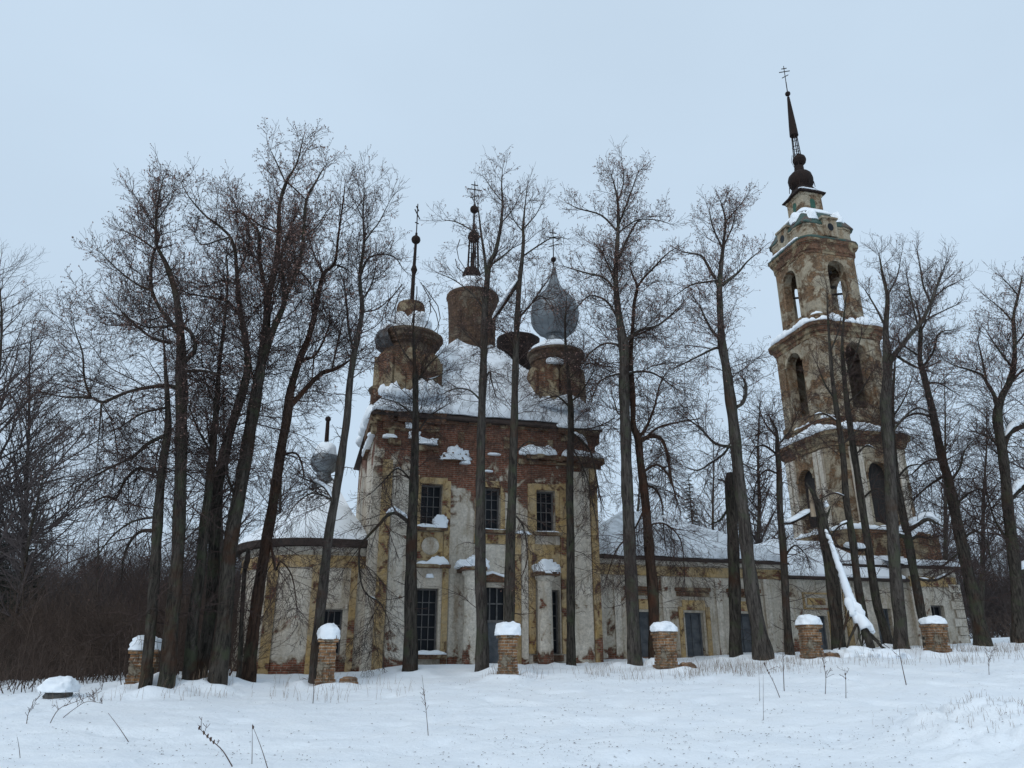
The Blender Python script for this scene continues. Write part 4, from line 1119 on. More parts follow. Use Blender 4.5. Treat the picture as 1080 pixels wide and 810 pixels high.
photo_tree('tall lime with a long horizontal left bough bearing one upright shoot', -8.0,
    [(175, 723, 16), (179, 678, 15), (184, 629, 14), (188, 579, 13), (190, 530, 13), (191, 478, 12), (191, 430, 12), (191, 387, 12), (190, 350, 9), (185, 310, 7.5), (177, 283, 6.5), (170, 268, 4.5), (165, 255, 4), (166, 220, 3), (172, 188, 1.6)],
    [[(190, 352, 7), (180, 340, 6), (170, 327, 5), (160, 306, 4.5), (160, 276, 4), (164, 262, 3.5)],
     [(191, 385, 7), (202, 374, 6), (206, 365, 5), (202, 352, 5), (194, 345, 5)],
     [(190, 409, 6), (175, 407, 6), (161, 408, 5), (136, 413, 4.5), (117, 421, 4.5), (107, 424, 4.5), (94, 419, 3.5), (70, 419, 2.6), (45, 414, 1.5)],
     [(95, 418, 3.5), (89, 399, 3), (87, 372, 2.4), (81, 355, 1.8), (77, 338, 1)],
     [(107, 424, 3), (105, 451, 2), (102, 482, 1)], [(107, 424, 2), (118, 445, 1.6), (124, 475, 1)],
     [(180, 362, 4.5), (160, 356, 4), (140, 340, 3), (125, 325, 2)], [(160, 306, 4), (145, 300, 3), (125, 285, 2.2), (108, 268, 1.4)], [(162, 262, 3), (145, 250, 2.4), (130, 243, 1.6)],
     [(168, 250, 2.6), (152, 222, 2), (140, 203, 1.2)], [(184, 343, 3), (155, 345, 2.5), (130, 333, 1.8), (105, 330, 1)], [(191, 392, 5), (214, 391, 4), (230, 395, 3)], [(167, 230, 2.2), (180, 212, 1.5)]],
    .48, (1.9, .75), 1.1, .42, .35, seed=12, epi=.45)
photo_tree('slim mossy trunk just right of the tree with the horizontal bough', -7.2,
    [(198, 722, 13), (204, 653, 12), (211, 604, 11), (216, 555, 10), (222, 500, 9), (227, 440, 7), (231, 390, 5), (236, 345, 4), (240, 300, 3), (239, 270, 2)],
    [[(224, 480, 3.5), (210, 455, 3), (200, 430, 2)], [(228, 430, 3), (216, 400, 2.2), (212, 370, 1.5)], [(222, 510, 3), (236, 480, 2.5), (242, 450, 1.6)]], .35, (1.7, .7), 1.3, .6, .15, seed=13, epi=.7)
photo_tree('mossy lime in the left cluster whose top bends far over to the left', -6.6,
    [(210, 719, 14), (217, 678, 13), (224, 629, 13), (227, 555, 12), (232, 500, 11), (244, 450, 10), (258, 405, 9), (261, 380, 8), (257, 348, 7), (252, 320, 6), (250, 290, 5), (248, 265, 4.5), (242, 249, 4), (228, 236, 3), (214, 225, 2.4), (199, 207, 1.8), (191, 192, 1)],
    [[(254, 335, 4.5), (240, 318, 4), (222, 314, 3), (205, 311, 2)], [(250, 300, 3.5), (236, 296, 3), (222, 300, 1.8)], [(243, 250, 3), (232, 253, 2.5), (213, 258, 2), (205, 247, 1.5)], [(250, 290, 3), (262, 262, 2.4), (262, 236, 1.6)], [(233, 500, 4), (222, 470, 3), (218, 440, 2)]],
    .45, (1.9, .8), 1.15, .4, .45, seed=14, epi=.95)
photo_tree('tallest lime of the left cluster, thick mossy trunk forking into two leaders', -7.4,
    [(229, 720, 18), (233, 690, 17), (237, 653, 16), (243, 579, 15), (254, 515, 14), (264, 450, 13), (271, 410, 12), (277, 375, 10), (281, 340, 9), (283, 313, 8), (291, 280, 7), (294, 248, 6), (295, 216, 5), (302, 192, 4), (313, 172, 2.6), (320, 145, 1.3)],
    [[(283, 313, 6), (278, 298, 5.5), (273, 268, 5), (273, 246, 4.5), (262, 232, 3), (250, 220, 2), (243, 205, 1.2)], [(274, 390, 9), (288, 348, 8), (298, 325, 7), (303, 308, 6), (316, 278, 5), (320, 248, 4.5), (323, 212, 4), (333, 192, 3), (342, 176, 1.5)],
     [(299, 322, 5), (299, 298, 4.5), (297, 268, 4), (303, 250, 3), (312, 226, 2)], [(301, 192, 2.5), (292, 172, 2), (285, 158, 1.2)], [(294, 246, 3), (275, 238, 2.5), (258, 226, 2), (240, 222, 1.2)], [(302, 192, 2.5), (312, 200, 2.2), (322, 210, 1.6)], [(320, 250, 2.5), (335, 238, 2), (345, 222, 1.2)],
     [(271, 410, 4), (262, 380, 3), (258, 350, 2)], [(313, 283, 3), (325, 296, 2.4), (332, 310, 1.6)], [(250, 530, 4), (240, 500, 3), (236, 470, 2)]],
    .46, (1.9, .75), 1.1, .35, .6, seed=15, epi=.95)
photo_tree('thin broken dark snag by the rounded left end of the church', -5.0,
    [(251, 717, 6), (255, 653, 5.5), (258, 604, 5.5), (261, 590, 7), (262, 579, 4)], [], .98, (.6, .4), .3, .2, 0, seed=16, epi=.15, name='dead_tree', tip=False)
photo_tree('reddish leaning lime crossing the left end of the apse roof', -6.2,
    [(262, 716, 14), (264, 690, 13), (272, 629, 12), (280, 579, 11.5), (288, 533, 11), (296, 476, 10), (302, 443, 10), (306, 414, 9), (315, 382, 8), (324, 360, 7), (331, 335, 7), (337, 305, 6), (342, 288, 5), (353, 277, 4), (357, 248, 3), (362, 212, 2), (364, 192, 1)],
    [[(305, 430, 7), (319, 414, 6.5), (333, 399, 6), (343, 392, 5.5), (354, 389, 5), (366, 382, 3), (378, 372, 2)], [(341, 290, 3), (331, 268, 2.4), (324, 246, 1.6), (318, 228, 1)], [(315, 384, 4), (323, 378, 4), (331, 376, 3.5), (341, 360, 3), (348, 340, 2)], [(331, 378, 2.5), (329, 400, 2), (326, 415, 1)],
     [(350, 390, 3), (356, 362, 2.5), (361, 340, 1.6)], [(353, 279, 2.2), (364, 283, 2), (372, 290, 1)], [(296, 480, 3.5), (312, 478, 3), (319, 492, 2.4), (320, 505, 1.5)], [(284, 556, 4), (290, 600, 3), (296, 592, 2.4), (308, 608, 2), (313, 640, 1.4)]],
    .5, (1.7, .8), 1.0, .3, .3, 'bark_red', seed=17, epi=.3)
photo_tree('lime leaning right in front of the apse beside the small snow capped cupola', -6.2,
    [(331, 716, 11), (336, 660, 11), (341, 619, 10.5), (347, 565, 10), (354, 523, 9.5), (361, 476, 9), (366, 439, 8), (369, 402, 8), (374, 370, 7), (379, 345, 6.5), (382, 325, 6), (380, 303, 5), (380, 285, 4.5), (384, 258, 3.6), (383, 229, 2.6), (384, 199, 1.2)],
    [[(380, 290, 4), (385, 278, 3.6), (391, 271, 3), (405, 268, 2.6), (417, 272, 2), (424, 282, 1.2)], [(384, 256, 2.6), (393, 243, 2.2), (400, 234, 1.8), (410, 214, 1)], [(374, 372, 4), (368, 350, 3.5), (366, 325, 3), (363, 300, 2)], [(353, 530, 4), (340, 512, 3.2), (326, 507, 2.6), (315, 502, 1.6)], [(381, 318, 3), (392, 300, 2.4), (396, 282, 1.4)], [(383, 232, 1.8), (374, 212, 1.2)],
     [(350, 527, 3), (330, 520, 2.4), (312, 532, 2), (302, 548, 1.2)], [(382, 329, 2.5), (398, 326, 2), (410, 316, 1.4)]],
    .55, (1.5, .8), 1.0, .45, .15, 'bark_grey', seed=18, epi=.5,
    snowy=[([(352, 529, 4), (342, 514, 3.4), (330, 508, 2.6)], .22, .14)])
# --- in front of the church
photo_tree('mossy lime before the left windows with an arched snowy bough on its left', -3.6,
    [(432, 708, 15), (433, 650, 14), (434, 600, 12.5), (435, 550, 11), (437, 500, 9.5), (438, 450, 8), (438, 410, 7), (437, 380, 5), (436, 350, 3.5), (437, 325, 1.6)],
    [[(433, 553, 5), (425, 546, 5), (416, 541, 4.5), (407, 545, 4), (400, 553, 4), (387, 567, 3.5), (379, 580, 3), (380, 609, 2.6), (386, 626, 2.4), (401, 636, 2), (410, 655, 1.2)], [(436, 510, 3), (420, 494, 2.6), (405, 507, 2), (392, 520, 1.2)], [(438, 440, 2.6), (420, 425, 2.2), (402, 420, 1.4)], [(438, 405, 3), (452, 385, 2.4), (466, 372, 1.4)], [(437, 385, 2.6), (424, 368, 2), (415, 345, 1.2)], [(401, 636, 1.4), (388, 660, 1), (384, 680, .8)], [(438, 460, 3), (452, 440, 2.4), (470, 428, 1.4)],
     [(438, 395, 2.6), (455, 400, 2), (470, 392, 1.2)]],
    .42, (1.4, .9), 1.0, .5, .05, seed=19, epi=.95, snowy=[([(431, 549, 4), (425, 544, 4), (416, 539, 4), (407, 543, 4)], .18, .12)])
photo_tree('tall straight lime before the church door, the one rising past the central drum', -4.6,
    [(508, 707, 14), (508, 650, 12.5), (507, 600, 12), (507, 500, 10), (508, 430, 9), (510, 377, 8.5), (512, 318, 7.5), (516, 281, 6), (523, 264, 5), (528, 240, 4.2), (530, 215, 3), (529, 195, 2), (530, 178, 1)],
    [[(513, 292, 4.5), (511, 270, 4), (508, 250, 3.2), (506, 234, 2.6), (504, 216, 1.4)], [(507, 250, 2.2), (496, 242, 2), (481, 234, 1.8), (467, 232, 1)], [(517, 280, 3), (528, 272, 2.6), (540, 262, 2)], [(510, 370, 3), (498, 358, 2), (488, 348, 1.2)], [(512, 330, 2.6), (500, 312, 2), (480, 296, 1.6), (462, 288, 1)], [(528, 236, 2), (540, 222, 1.6), (548, 206, 1)], [(529, 212, 1.8), (518, 198, 1.4), (510, 186, .8)],
     [(509, 425, 3), (496, 412, 2.4), (480, 410, 2), (466, 416, 1)], [(508, 410, 3), (516, 392, 3), (518, 400, 2), (523, 418, 1.2)]],
    .52, (1.3, .7), .95, .5, .25, 'bark_grey', seed=20, epi=.42)
photo_tree('lime behind the snow capped post by the church door, holding a snowy broken bough', -5.2,
    [(536, 712, 12), (537, 660, 11.5), (538, 597, 11), (540, 526, 10), (542, 460, 9), (543, 400, 8), (545, 345, 7), (548, 298, 6), (552, 260, 4.5), (552, 239, 3.4), (554, 215, 2), (556, 198, 1)],
    [[(547, 296, 7), (536, 312, 7.5), (526, 327, 7), (517, 340, 5)], [(545, 338, 3.2), (552, 330, 3), (560, 321, 2.6), (568, 309, 2.2), (578, 296, 1.2)], [(552, 270, 2.6), (568, 259, 2.2), (584, 250, 1.8), (598, 252, 1)], [(544, 368, 3), (534, 352, 2.4), (526, 346, 1.6)], [(553, 240, 2), (564, 228, 1.6), (572, 214, 1)], [(552, 245, 2), (542, 232, 1.6), (536, 216, 1)], [(541, 480, 2.6), (556, 466, 2), (566, 470, 1.2)], [(540, 540, 3), (552, 556, 2.4), (556, 590, 1.6), (548, 612, 1)],
     [(562, 318, 2), (570, 312, 1.8), (577, 318, 1.4), (584, 330, 1)]],
    .48, (1.3, .7), 1.0, .5, .2, seed=21, epi=.8, snowy=[([(547, 297, 7), (536, 312, 7), (526, 327, 7), (519, 337, 5)], .3, .2), ([(539, 521, 8), (544, 519, 8)], .3, .25)])
photo_tree('slim dark lime standing close to the right church window', -2.6,
    [(602, 698, 10), (602, 640, 9.5), (602, 578, 9), (601, 520, 8.5), (602, 444, 7.5), (600, 406, 5.5), (597, 370, 4), (596, 340, 2.6), (598, 312, 1.2)],
    [[(602, 455, 3.5), (614, 466, 3), (624, 480, 2.6), (632, 520, 2)], [(601, 430, 3), (588, 418, 2.4), (574, 422, 1.4)], [(601, 425, 3), (614, 412, 2.4), (626, 392, 1.6)], [(600, 400, 2.6), (612, 385, 2), (616, 360, 1.2)], [(602, 452, 3), (622, 452, 2.4), (640, 446, 1.6)], [(602, 470, 2.4), (618, 500, 2), (628, 545, 1.4)]],
    .5, (1.4, .9), 1.0, .65, .05, seed=22, epi=.4, snowy=[([(605, 458, 4), (614, 464, 3), (620, 470, 3)], .3, .2)])
photo_tree('broad crowned tall lime at the right corner of the church, smooth brown trunk', -5.0,
    [(669, 698, 15), (667, 643, 13.5), (664, 569, 13), (662, 520, 12.5), (660, 463, 11.5), (658, 414, 11), (658, 368, 11), (655, 350, 9), (650, 308, 7), (650, 278, 6), (652, 239, 4.5), (651, 209, 3), (645, 185, 1.4)],
    [[(653, 272, 4), (662, 251, 3.2), (674, 232, 2.4), (690, 228, 1.4)], [(653, 236, 3), (664, 207, 2.4), (673, 182, 1.2)], [(650, 243, 3), (634, 227, 2.6), (610, 220, 1.8), (600, 215, 1)], [(648, 306, 3.6), (637, 293, 3), (615, 287, 2.4), (595, 281, 1.4)], [(653, 338, 4), (640, 318, 3), (622, 312, 2.4), (608, 325, 1.6)], [(652, 212, 2), (658, 190, 1.6), (656, 170, .8)], [(653, 245, 2.6), (672, 232, 2), (692, 232, 1.6), (706, 236, 1)], [(658, 360, 5), (676, 348, 4), (696, 342, 3), (718, 322, 1.6)], [(658, 396, 4), (672, 392, 3.4), (690, 394, 2.8), (710, 408, 1.6)], [(657, 365, 4), (640, 362, 3), (625, 370, 2.4), (612, 385, 1.4)], [(658, 393, 3.4), (640, 398, 2.6), (630, 406, 2), (622, 428, 1.2)], [(649, 300, 2.6), (638, 272, 2), (628, 258, 1.2)], [(659, 436, 3), (652, 436, 2.6), (648, 424, 2)]],
    .47, (1.8, .75), 1.05, .38, .75, 'bark_grey', seed=23, epi=.35)
photo_tree('red brown forked lime right beside the broad crowned tree, draped in snowy twigs', -4.6,
    [(690, 696, 12), (689, 631, 11.5), (685, 582, 10.5), (680, 520, 9.5), (676, 490, 9), (673, 463, 8.5), (668, 448, 7), (667, 414, 6.5), (665, 375, 6), (667, 350, 5), (669, 320, 4.5), (672, 303, 4), (668, 292, 3), (664, 280, 1.6)],
    [[(672, 303, 3.4), (680, 292, 3), (689, 283, 2.6), (701, 270, 2), (710, 263, 1.2)], [(676, 464, 6), (688, 460, 5.5), (698, 464, 5), (704, 480, 4), (708, 505, 3), (714, 530, 2)], [(675, 460, 5), (682, 450, 4), (690, 430, 3), (696, 405, 2)], [(676, 500, 4), (692, 490, 3.4), (704, 500, 3), (712, 520, 2)], [(677, 512, 4), (690, 515, 3.4), (698, 530, 2.6), (700, 560, 1.6)], [(673, 470, 3.6), (692, 452, 3), (712, 446, 2.4), (735, 442, 1.4)], [(667, 355, 3), (690, 345, 2.4), (712, 330, 1.4)], [(678, 540, 3), (668, 560, 2.4), (650, 580, 2), (640, 610, 1.2)], [(682, 555, 3), (700, 552, 2.6), (718, 570, 2), (722, 610, 1.2)]],
    .35, (1.5, .8), 1.25, .75, .5, 'bark_red', seed=24, epi=.6, snowy=[([(688, 459, 6), (697, 462, 6), (703, 474, 5)], .3, .22), ([(690, 489, 4), (702, 497, 4)], .28, .2), ([(682, 510, 4), (692, 514, 4), (697, 524, 3)], .28, .2), ([(698, 545, 3), (712, 556, 3)], .2, .14)])
photo_tree('short dead dark trunk snapped off level with the refectory roof', -3.6,
    [(776, 688, 13), (775, 640, 12.5), (774, 594, 12), (772, 540, 12), (771, 508, 12), (771, 499, 10)],
    [[(772, 520, 4), (764, 508, 3), (757, 506, 2)], [(772, 530, 4), (760, 548, 3), (750, 552, 2)]], .97, (.8, .5), .8, .9, 0, seed=25, epi=.5, name='dead_tree', tip=False)
photo_tree('stout lime with flared base leaning left before the refectory, pale scar on one bough', -5.4,
    [(804, 690, 20), (800, 665, 17), (794, 631, 15), (788, 582, 13.5), (783, 532, 12.5), (778, 488, 12), (774, 450, 11.5), (770, 420, 11), (766, 389, 10), (761, 362, 9), (760, 345, 8), (759, 306, 7), (761, 278, 5.5), (763, 258, 4), (765, 232, 3), (760, 212, 1.6)],
    [[(762, 301, 4.5), (770, 294, 4), (779, 287, 3.2), (788, 276, 2.4), (800, 266, 1.2)], [(758, 303, 5), (754, 294, 4.5), (748, 283, 4), (743, 274, 3.5), (738, 269, 3), (721, 266, 1.8)], [(755, 296, 3), (741, 298, 2.6), (728, 301, 2.2), (713, 311, 1.2)], [(765, 234, 2.4), (774, 224, 2), (786, 209, 1)], [(760, 366, 4), (752, 368, 3.6), (740, 374, 3), (728, 380, 2.4), (712, 388, 1.4)], [(775, 472, 5), (768, 471, 4.5), (755, 468, 4), (746, 460, 3.4), (738, 451, 3), (724, 441, 1.8)], [(770, 468, 3.6), (764, 478, 3.4), (750, 488, 3), (736, 496, 2.4), (722, 492, 1.4)], [(762, 262, 2.6), (752, 240, 2.2), (748, 222, 1.4)], [(775, 430, 5), (784, 424, 4.5), (787, 408, 4), (783, 398, 2)], [(762, 360, 5), (752, 350, 4), (744, 336, 3), (738, 322, 2)], [(764, 258, 2.4), (772, 240, 2), (776, 222, 1)]],
    .52, (1.7, .75), 1.0, .42, .7, 'bark_grey', seed=26, epi=.42)
photo_tree('thin crooked mossy tree left of the broken stump, before the narthex', -4.8,
    [(833, 690, 10), (829, 640, 8.5), (826, 578, 8), (823, 540, 7.5), (822, 500, 7), (820, 475, 6), (819, 455, 4), (812, 440, 2)],
    [[(823, 552, 3.5), (834, 552, 3), (846, 546, 3), (858, 540, 2.4)], [(820, 480, 3.4), (806, 470, 3), (795, 474, 2), (788, 490, 1.2)], [(821, 500, 3), (808, 496, 2.6), (798, 508, 2), (794, 530, 1.2)], [(820, 470, 3), (832, 456, 2.4), (840, 438, 1.4)], [(826, 590, 3), (838, 575, 2.4), (850, 585, 1.6)], [(819, 460, 3), (808, 448, 2.4), (800, 430, 1.2)]],
    .5, (1.5, 1.0), 1.2, .9, .05, seed=27, epi=.8, snowy=[([(824, 551, 3.5), (834, 551, 3), (846, 545, 3), (857, 539, 3)], .28, .2)])

# --- broken stump with its torn top hanging down
stump, w3, off = photo_tree('broken mossy tree stump with splintered pale wood and a snow cap', -5.2,
    [(885, 684, 14.5), (880, 634, 13.5), (874, 588, 12.5), (869, 560, 12), (867, 545, 11)],
    [[(868, 548, 10), (866, 540, 9), (861, 527, 6), (856, 518, 4.5), (850, 509, 1.5)], [(868, 548, 7), (866, 535, 5), (867, 525, 1.5)], [(870, 548, 6), (874, 540, 3), (876, 534, 1)]], .99, (.5, .3), .5, .5, 0, seed=28, epi=.1, name='tree_stump', cat='tree stump', tip=False, snowy=[([(869, 536, 5), (874, 535, 5)], .5, .42)])
g = G(); g.tube([w3(858, 545, 1)[:3], w3(856, 530, 1)[:3], w3(853, 515, 1)[:3]], [.11, .09, .02], 6)
mesh_obj('split_wood', g, M['raw_wood'], stump, off)
Yb = depth_at(885, 684, -5.2) - .55
def wb(px, py, dy=0.0): return W(px, py, Yb + dy)
bp = [wb(870, 560, .3), wb(876, 574), wb(881, 590), wb(887, 606), wb(892, 622), wb(897, 636), wb(905, 652, -.2), wb(913, 667, -.4), wb(919, 684, -.5)]
base = Vector((bp[-1].x, bp[-1].y, ground_z(bp[-1].x, bp[-1].y)))
hang = empty('broken_bough', base, label='broken bough thick with snow hanging from the splintered stump to the ground', cat='fallen branch')
bt = Tree(77); ps = spline([[*p, .10 + .012 * i] for i, p in enumerate(bp)], 3)
bt.put([tuple(p[:3]) for p in ps], [p[3] * .8 for p in ps], 8)
for k in range(28):
    i = bt.r.randrange(10, len(ps)); p = ps[i][:3]
    bt.grow(tuple(p), norm3(bt.r.uniform(-.8, .8), bt.r.uniform(-.6, .3), -.9), bt.r.uniform(.5, 1.5), .018, 0, 2, -.04, .18, (.4, .25, .2), .45)
for q in [[(905, 655), (897, 672), (892, 688)], [(905, 650), (906, 672), (912, 690)], [(914, 668), (924, 676), (938, 692)], [(915, 664), (930, 682), (944, 690)], [(897, 640), (890, 664), (884, 690)]]:
    bt.put([tuple(wb(a, b, -.3 - .15 * i)) for i, (a, b) in enumerate(q)], [.055, .045, .03], 6)
bt.mesh('branch', [M['bark']], hang, base)
g = G(); sp2 = [[p[0] + .03 * N3(i * .9, 5), p[1] - .05, p[2] + p[3] * .8] for i, p in enumerate(spline([list(q) for q in ps[:22]], 2))]
g.tube(sp2, [(.05 if i in (0, len(sp2) - 1) else .062) * max(.3, 1 + .55 * N3(i * .8, 3) + .5 * N3(i * 2.1, 8)) + .004 * i for i in range(len(sp2))], 10)
for pth, r0 in [([(893, 630), (897, 640), (899, 650)], .19), ([(899, 634), (906, 644), (910, 652)], .17), ([(905, 648), (913, 658), (921, 668)], .20), ([(909, 655), (914, 670), (912, 686)], .12), ([(899, 644), (903, 652), (908, 660)], .14)]:
    q = spline([[*wb(a_, b_, -.3), 0] for a_, b_ in pth], 3); n_ = len(q)
    g.tube([tuple(p[:3]) for p in q], [r0 * max(.3, math.sin(math.pi * (i + .6) / (n_ + .2)) ** .6) * (1 + .5 * N3(i * 1.1, r0 * 50) + .3 * N3(i * 3.1, r0 * 20)) for i in range(n_)], 9)
for (px, py, sx, sz, s) in [(902, 692, .9, .35, 7), (930, 692, .9, .3, 8), (915, 697, .7, .25, 9)]:
    c = wb(px, py, -.5); z = ground_z(c.x, c.y); g.blob(c.x, c.y, z, sx, .6, sz, k=.85, wob=.3, seed=s)
mesh_obj('snow', g, M['snow'], hang, base, smooth_=True)

# --- before the tower
photo_tree('slender dark lime nearest the stump, its thin top reaching over the belfry', -4.6,
    [(915, 682, 10), (911, 649, 9), (905, 620, 8.5), (899, 568, 8), (893, 529, 7.5), (889, 479, 7), (882, 430, 6), (878, 400, 5), (875, 365, 4), (873, 330, 2.5), (872, 305, 1)],
    [[(880, 420, 3), (870, 405, 2.4), (862, 385, 1.6)], [(876, 370, 2.6), (884, 350, 2), (888, 330, 1)], [(893, 525, 3), (880, 520, 2.4), (866, 526, 1.4)], [(896, 550, 3), (884, 556, 2.6), (872, 572, 1.6)], [(888, 470, 2.6), (902, 456, 2), (914, 452, 1)], [(884, 445, 2.6), (868, 436, 2), (852, 440, 1)]],
    .5, (1.2, .7), .9, .6, .05, seed=31, epi=.35)
photo_tree('second slender lime from the stump, paired with the one reaching the belfry', -4.2,
    [(937, 680, 11), (930, 655, 10), (923, 628, 9), (916, 578, 8.5), (909, 529, 8), (901, 479, 7.5), (894, 430, 6.5), (890, 395, 5.5), (888, 365, 4), (890, 335, 2.6), (893, 310, 1)],
    [[(890, 400, 3), (900, 380, 2.6), (908, 355, 1.6)], [(893, 425, 3), (908, 412, 2.4), (920, 392, 1.4)], [(909, 527, 3), (922, 516, 2.6), (934, 520, 1.6)], [(912, 580, 4), (900, 580, 4), (888, 578, 3.4)], [(902, 480, 2.6), (914, 470, 2), (924, 474, 1)]],
    .5, (1.2, .7), .9, .6, .05, seed=32, epi=.35, snowy=[([(914, 579, 4), (902, 579, 4), (890, 577, 4)], .34, .24)])
photo_tree('stout grey trunk before the tower forking high up, one limb spreading right', -5.4,
    [(951, 682, 15), (949, 650, 13.5), (946, 628, 12.5), (943, 590, 12), (941, 541, 12), (938, 479, 11.5), (934, 430, 11), (936, 390, 10), (934, 350, 7), (936, 315, 5), (931, 290, 3.5), (927, 268, 1.5)],
    [[(936, 388, 7), (942, 376, 6.5), (949, 367, 6), (960, 353, 5.5), (970, 342, 5), (977, 330, 4.5), (983, 316, 4), (988, 302, 3), (993, 286, 1.4)], [(981, 318, 3), (974, 302, 2.6), (971, 285, 2.2), (967, 262, 1.2)], [(968, 344, 3), (962, 318, 2.4), (956, 290, 1.4)], [(983, 316, 2.6), (994, 306, 2.2), (1004, 300, 1.8), (1014, 295, 1)], [(984, 314, 2.4), (992, 294, 2), (998, 275, 1)], [(944, 374, 4), (956, 382, 3.6), (968, 388, 3)], [(934, 345, 3.4), (924, 325, 2.6), (912, 305, 1.4)], [(936, 312, 2.6), (946, 292, 2), (950, 272, 1)], [(938, 460, 4), (952, 442, 3), (968, 430, 2.4), (985, 438, 1.4)], [(972, 340, 3), (990, 330, 2.4), (1008, 322, 1.4)]],
    .5, (1.5, .75), .95, .45, .12, 'bark_grey', seed=33, epi=.3)
photo_tree('dark leaning trunk right of the stout grey one, a snowy stub bough at mid height', -4.0,
    [(979, 681, 10), (972, 648, 9.5), (964, 606, 9), (958, 570, 9), (953, 545, 8.5), (946, 510, 8), (942, 470, 7), (941, 430, 5), (943, 395, 3), (945, 365, 1.2)],
    [[(956, 560, 7), (966, 554, 6), (978, 548, 5), (988, 552, 3), (996, 556, 2)], [(955, 566, 6), (945, 563, 5), (938, 555, 4)], [(957, 572, 5), (966, 566, 4), (976, 567, 3)], [(946, 505, 3), (958, 492, 2.6), (972, 490, 1.6)], [(942, 440, 2.6), (954, 420, 2), (962, 398, 1)], [(966, 610, 4), (985, 612, 3.6), (1003, 604, 3)]],
    .6, (1.3, .8), .9, .6, .05, seed=34, epi=.35, snowy=[([(955, 556, 7), (966, 551, 6), (978, 546, 5), (990, 551, 4)], .34, .24), ([(952, 562, 6), (944, 560, 5), (938, 552, 4)], .4, .3), ([(957, 570, 5), (968, 563, 5)], .34, .26)])
photo_tree('long lime leaning left over the gap to the right of the tower', -4.2,
    [(1037, 681, 17), (1031, 650, 14), (1020, 603, 12), (1011, 557, 11), (1002, 513, 10), (993, 480, 9), (983, 432, 8), (975, 400, 7), (970, 378, 6), (971, 352, 5), (970, 335, 3), (966, 318, 1.6)],
    [[(971, 376, 3), (958, 368, 2.6), (948, 360, 2)], [(971, 390, 4), (984, 372, 3), (990, 352, 2.2), (1004, 348, 1.2)], [(975, 405, 3.4), (990, 404, 2.6), (1004, 412, 1.6)], [(984, 440, 4), (966, 436, 3), (950, 444, 2), (938, 460, 1)], [(994, 485, 4), (978, 486, 3), (962, 500, 2)], [(1000, 510, 4), (1012, 494, 3), (1018, 474, 2), (1032, 460, 1)], [(998, 500, 4), (980, 512, 3), (966, 524, 2)], [(1006, 534, 4), (1022, 520, 3), (1036, 516, 2), (1046, 528, 1)], [(1013, 570, 4), (1030, 560, 3), (1042, 575, 2), (1046, 600, 1)], [(970, 352, 2.4), (980, 332, 2), (984, 312, 1)], [(1015, 580, 3.4), (1003, 590, 3), (990, 600, 2)]],
    .38, (1.8, .9), 1.05, .5, .15, seed=35, epi=.4)
photo_tree('rightmost near lime at the picture edge, snow lying on its side boughs', -4.6,
    [(1077, 682, 16), (1074, 640, 13), (1070, 597, 12), (1066, 560, 11), (1063, 530, 10.5), (1058, 480, 10), (1052, 440, 9.5), (1056, 420, 8), (1064, 404, 7), (1069, 385, 6), (1070, 360, 5), (1069, 334, 4), (1074, 312, 3), (1078, 292, 1.6)],
    [[(1053, 432, 6), (1049, 418, 5), (1042, 406, 4.5), (1036, 396, 4), (1022, 390, 3), (1008, 386, 2), (996, 380, 1)], [(1041, 405, 3.4), (1036, 380, 2.6), (1031, 358, 1.4)], [(1068, 388, 3), (1054, 370, 2.4), (1042, 352, 1.6)], [(1069, 340, 2.6), (1056, 326, 2), (1044, 316, 1.2)], [(1074, 312, 2), (1064, 300, 1.6), (1056, 292, 1)], [(1062, 534, 6), (1068, 524, 6), (1078, 515, 6), (1094, 508, 6)], [(1058, 480, 6), (1062, 462, 6), (1070, 453, 6), (1086, 448, 6)], [(1067, 575, 4), (1056, 560, 3.4), (1048, 545, 2.6), (1040, 520, 1.6)], [(1072, 604, 6), (1084, 600, 6), (1100, 592, 5)], [(1058, 475, 4), (1044, 462, 3), (1030, 456, 2)], [(1070, 365, 3), (1086, 345, 2.4), (1096, 330, 1.4)], [(1065, 404, 3.4), (1080, 390, 3), (1096, 384, 2)]],
    .35, (1.8, .8), 1.0, .4, .45, seed=36, epi=.4, snowy=[([(1064, 529, 6), (1070, 520, 6), (1079, 512, 6), (1094, 505, 6)], .36, .26), ([(1060, 462, 6), (1070, 450, 6), (1084, 445, 6)], .34, .24), ([(1076, 601, 6), (1086, 597, 6), (1100, 590, 6)], .4, .3)])

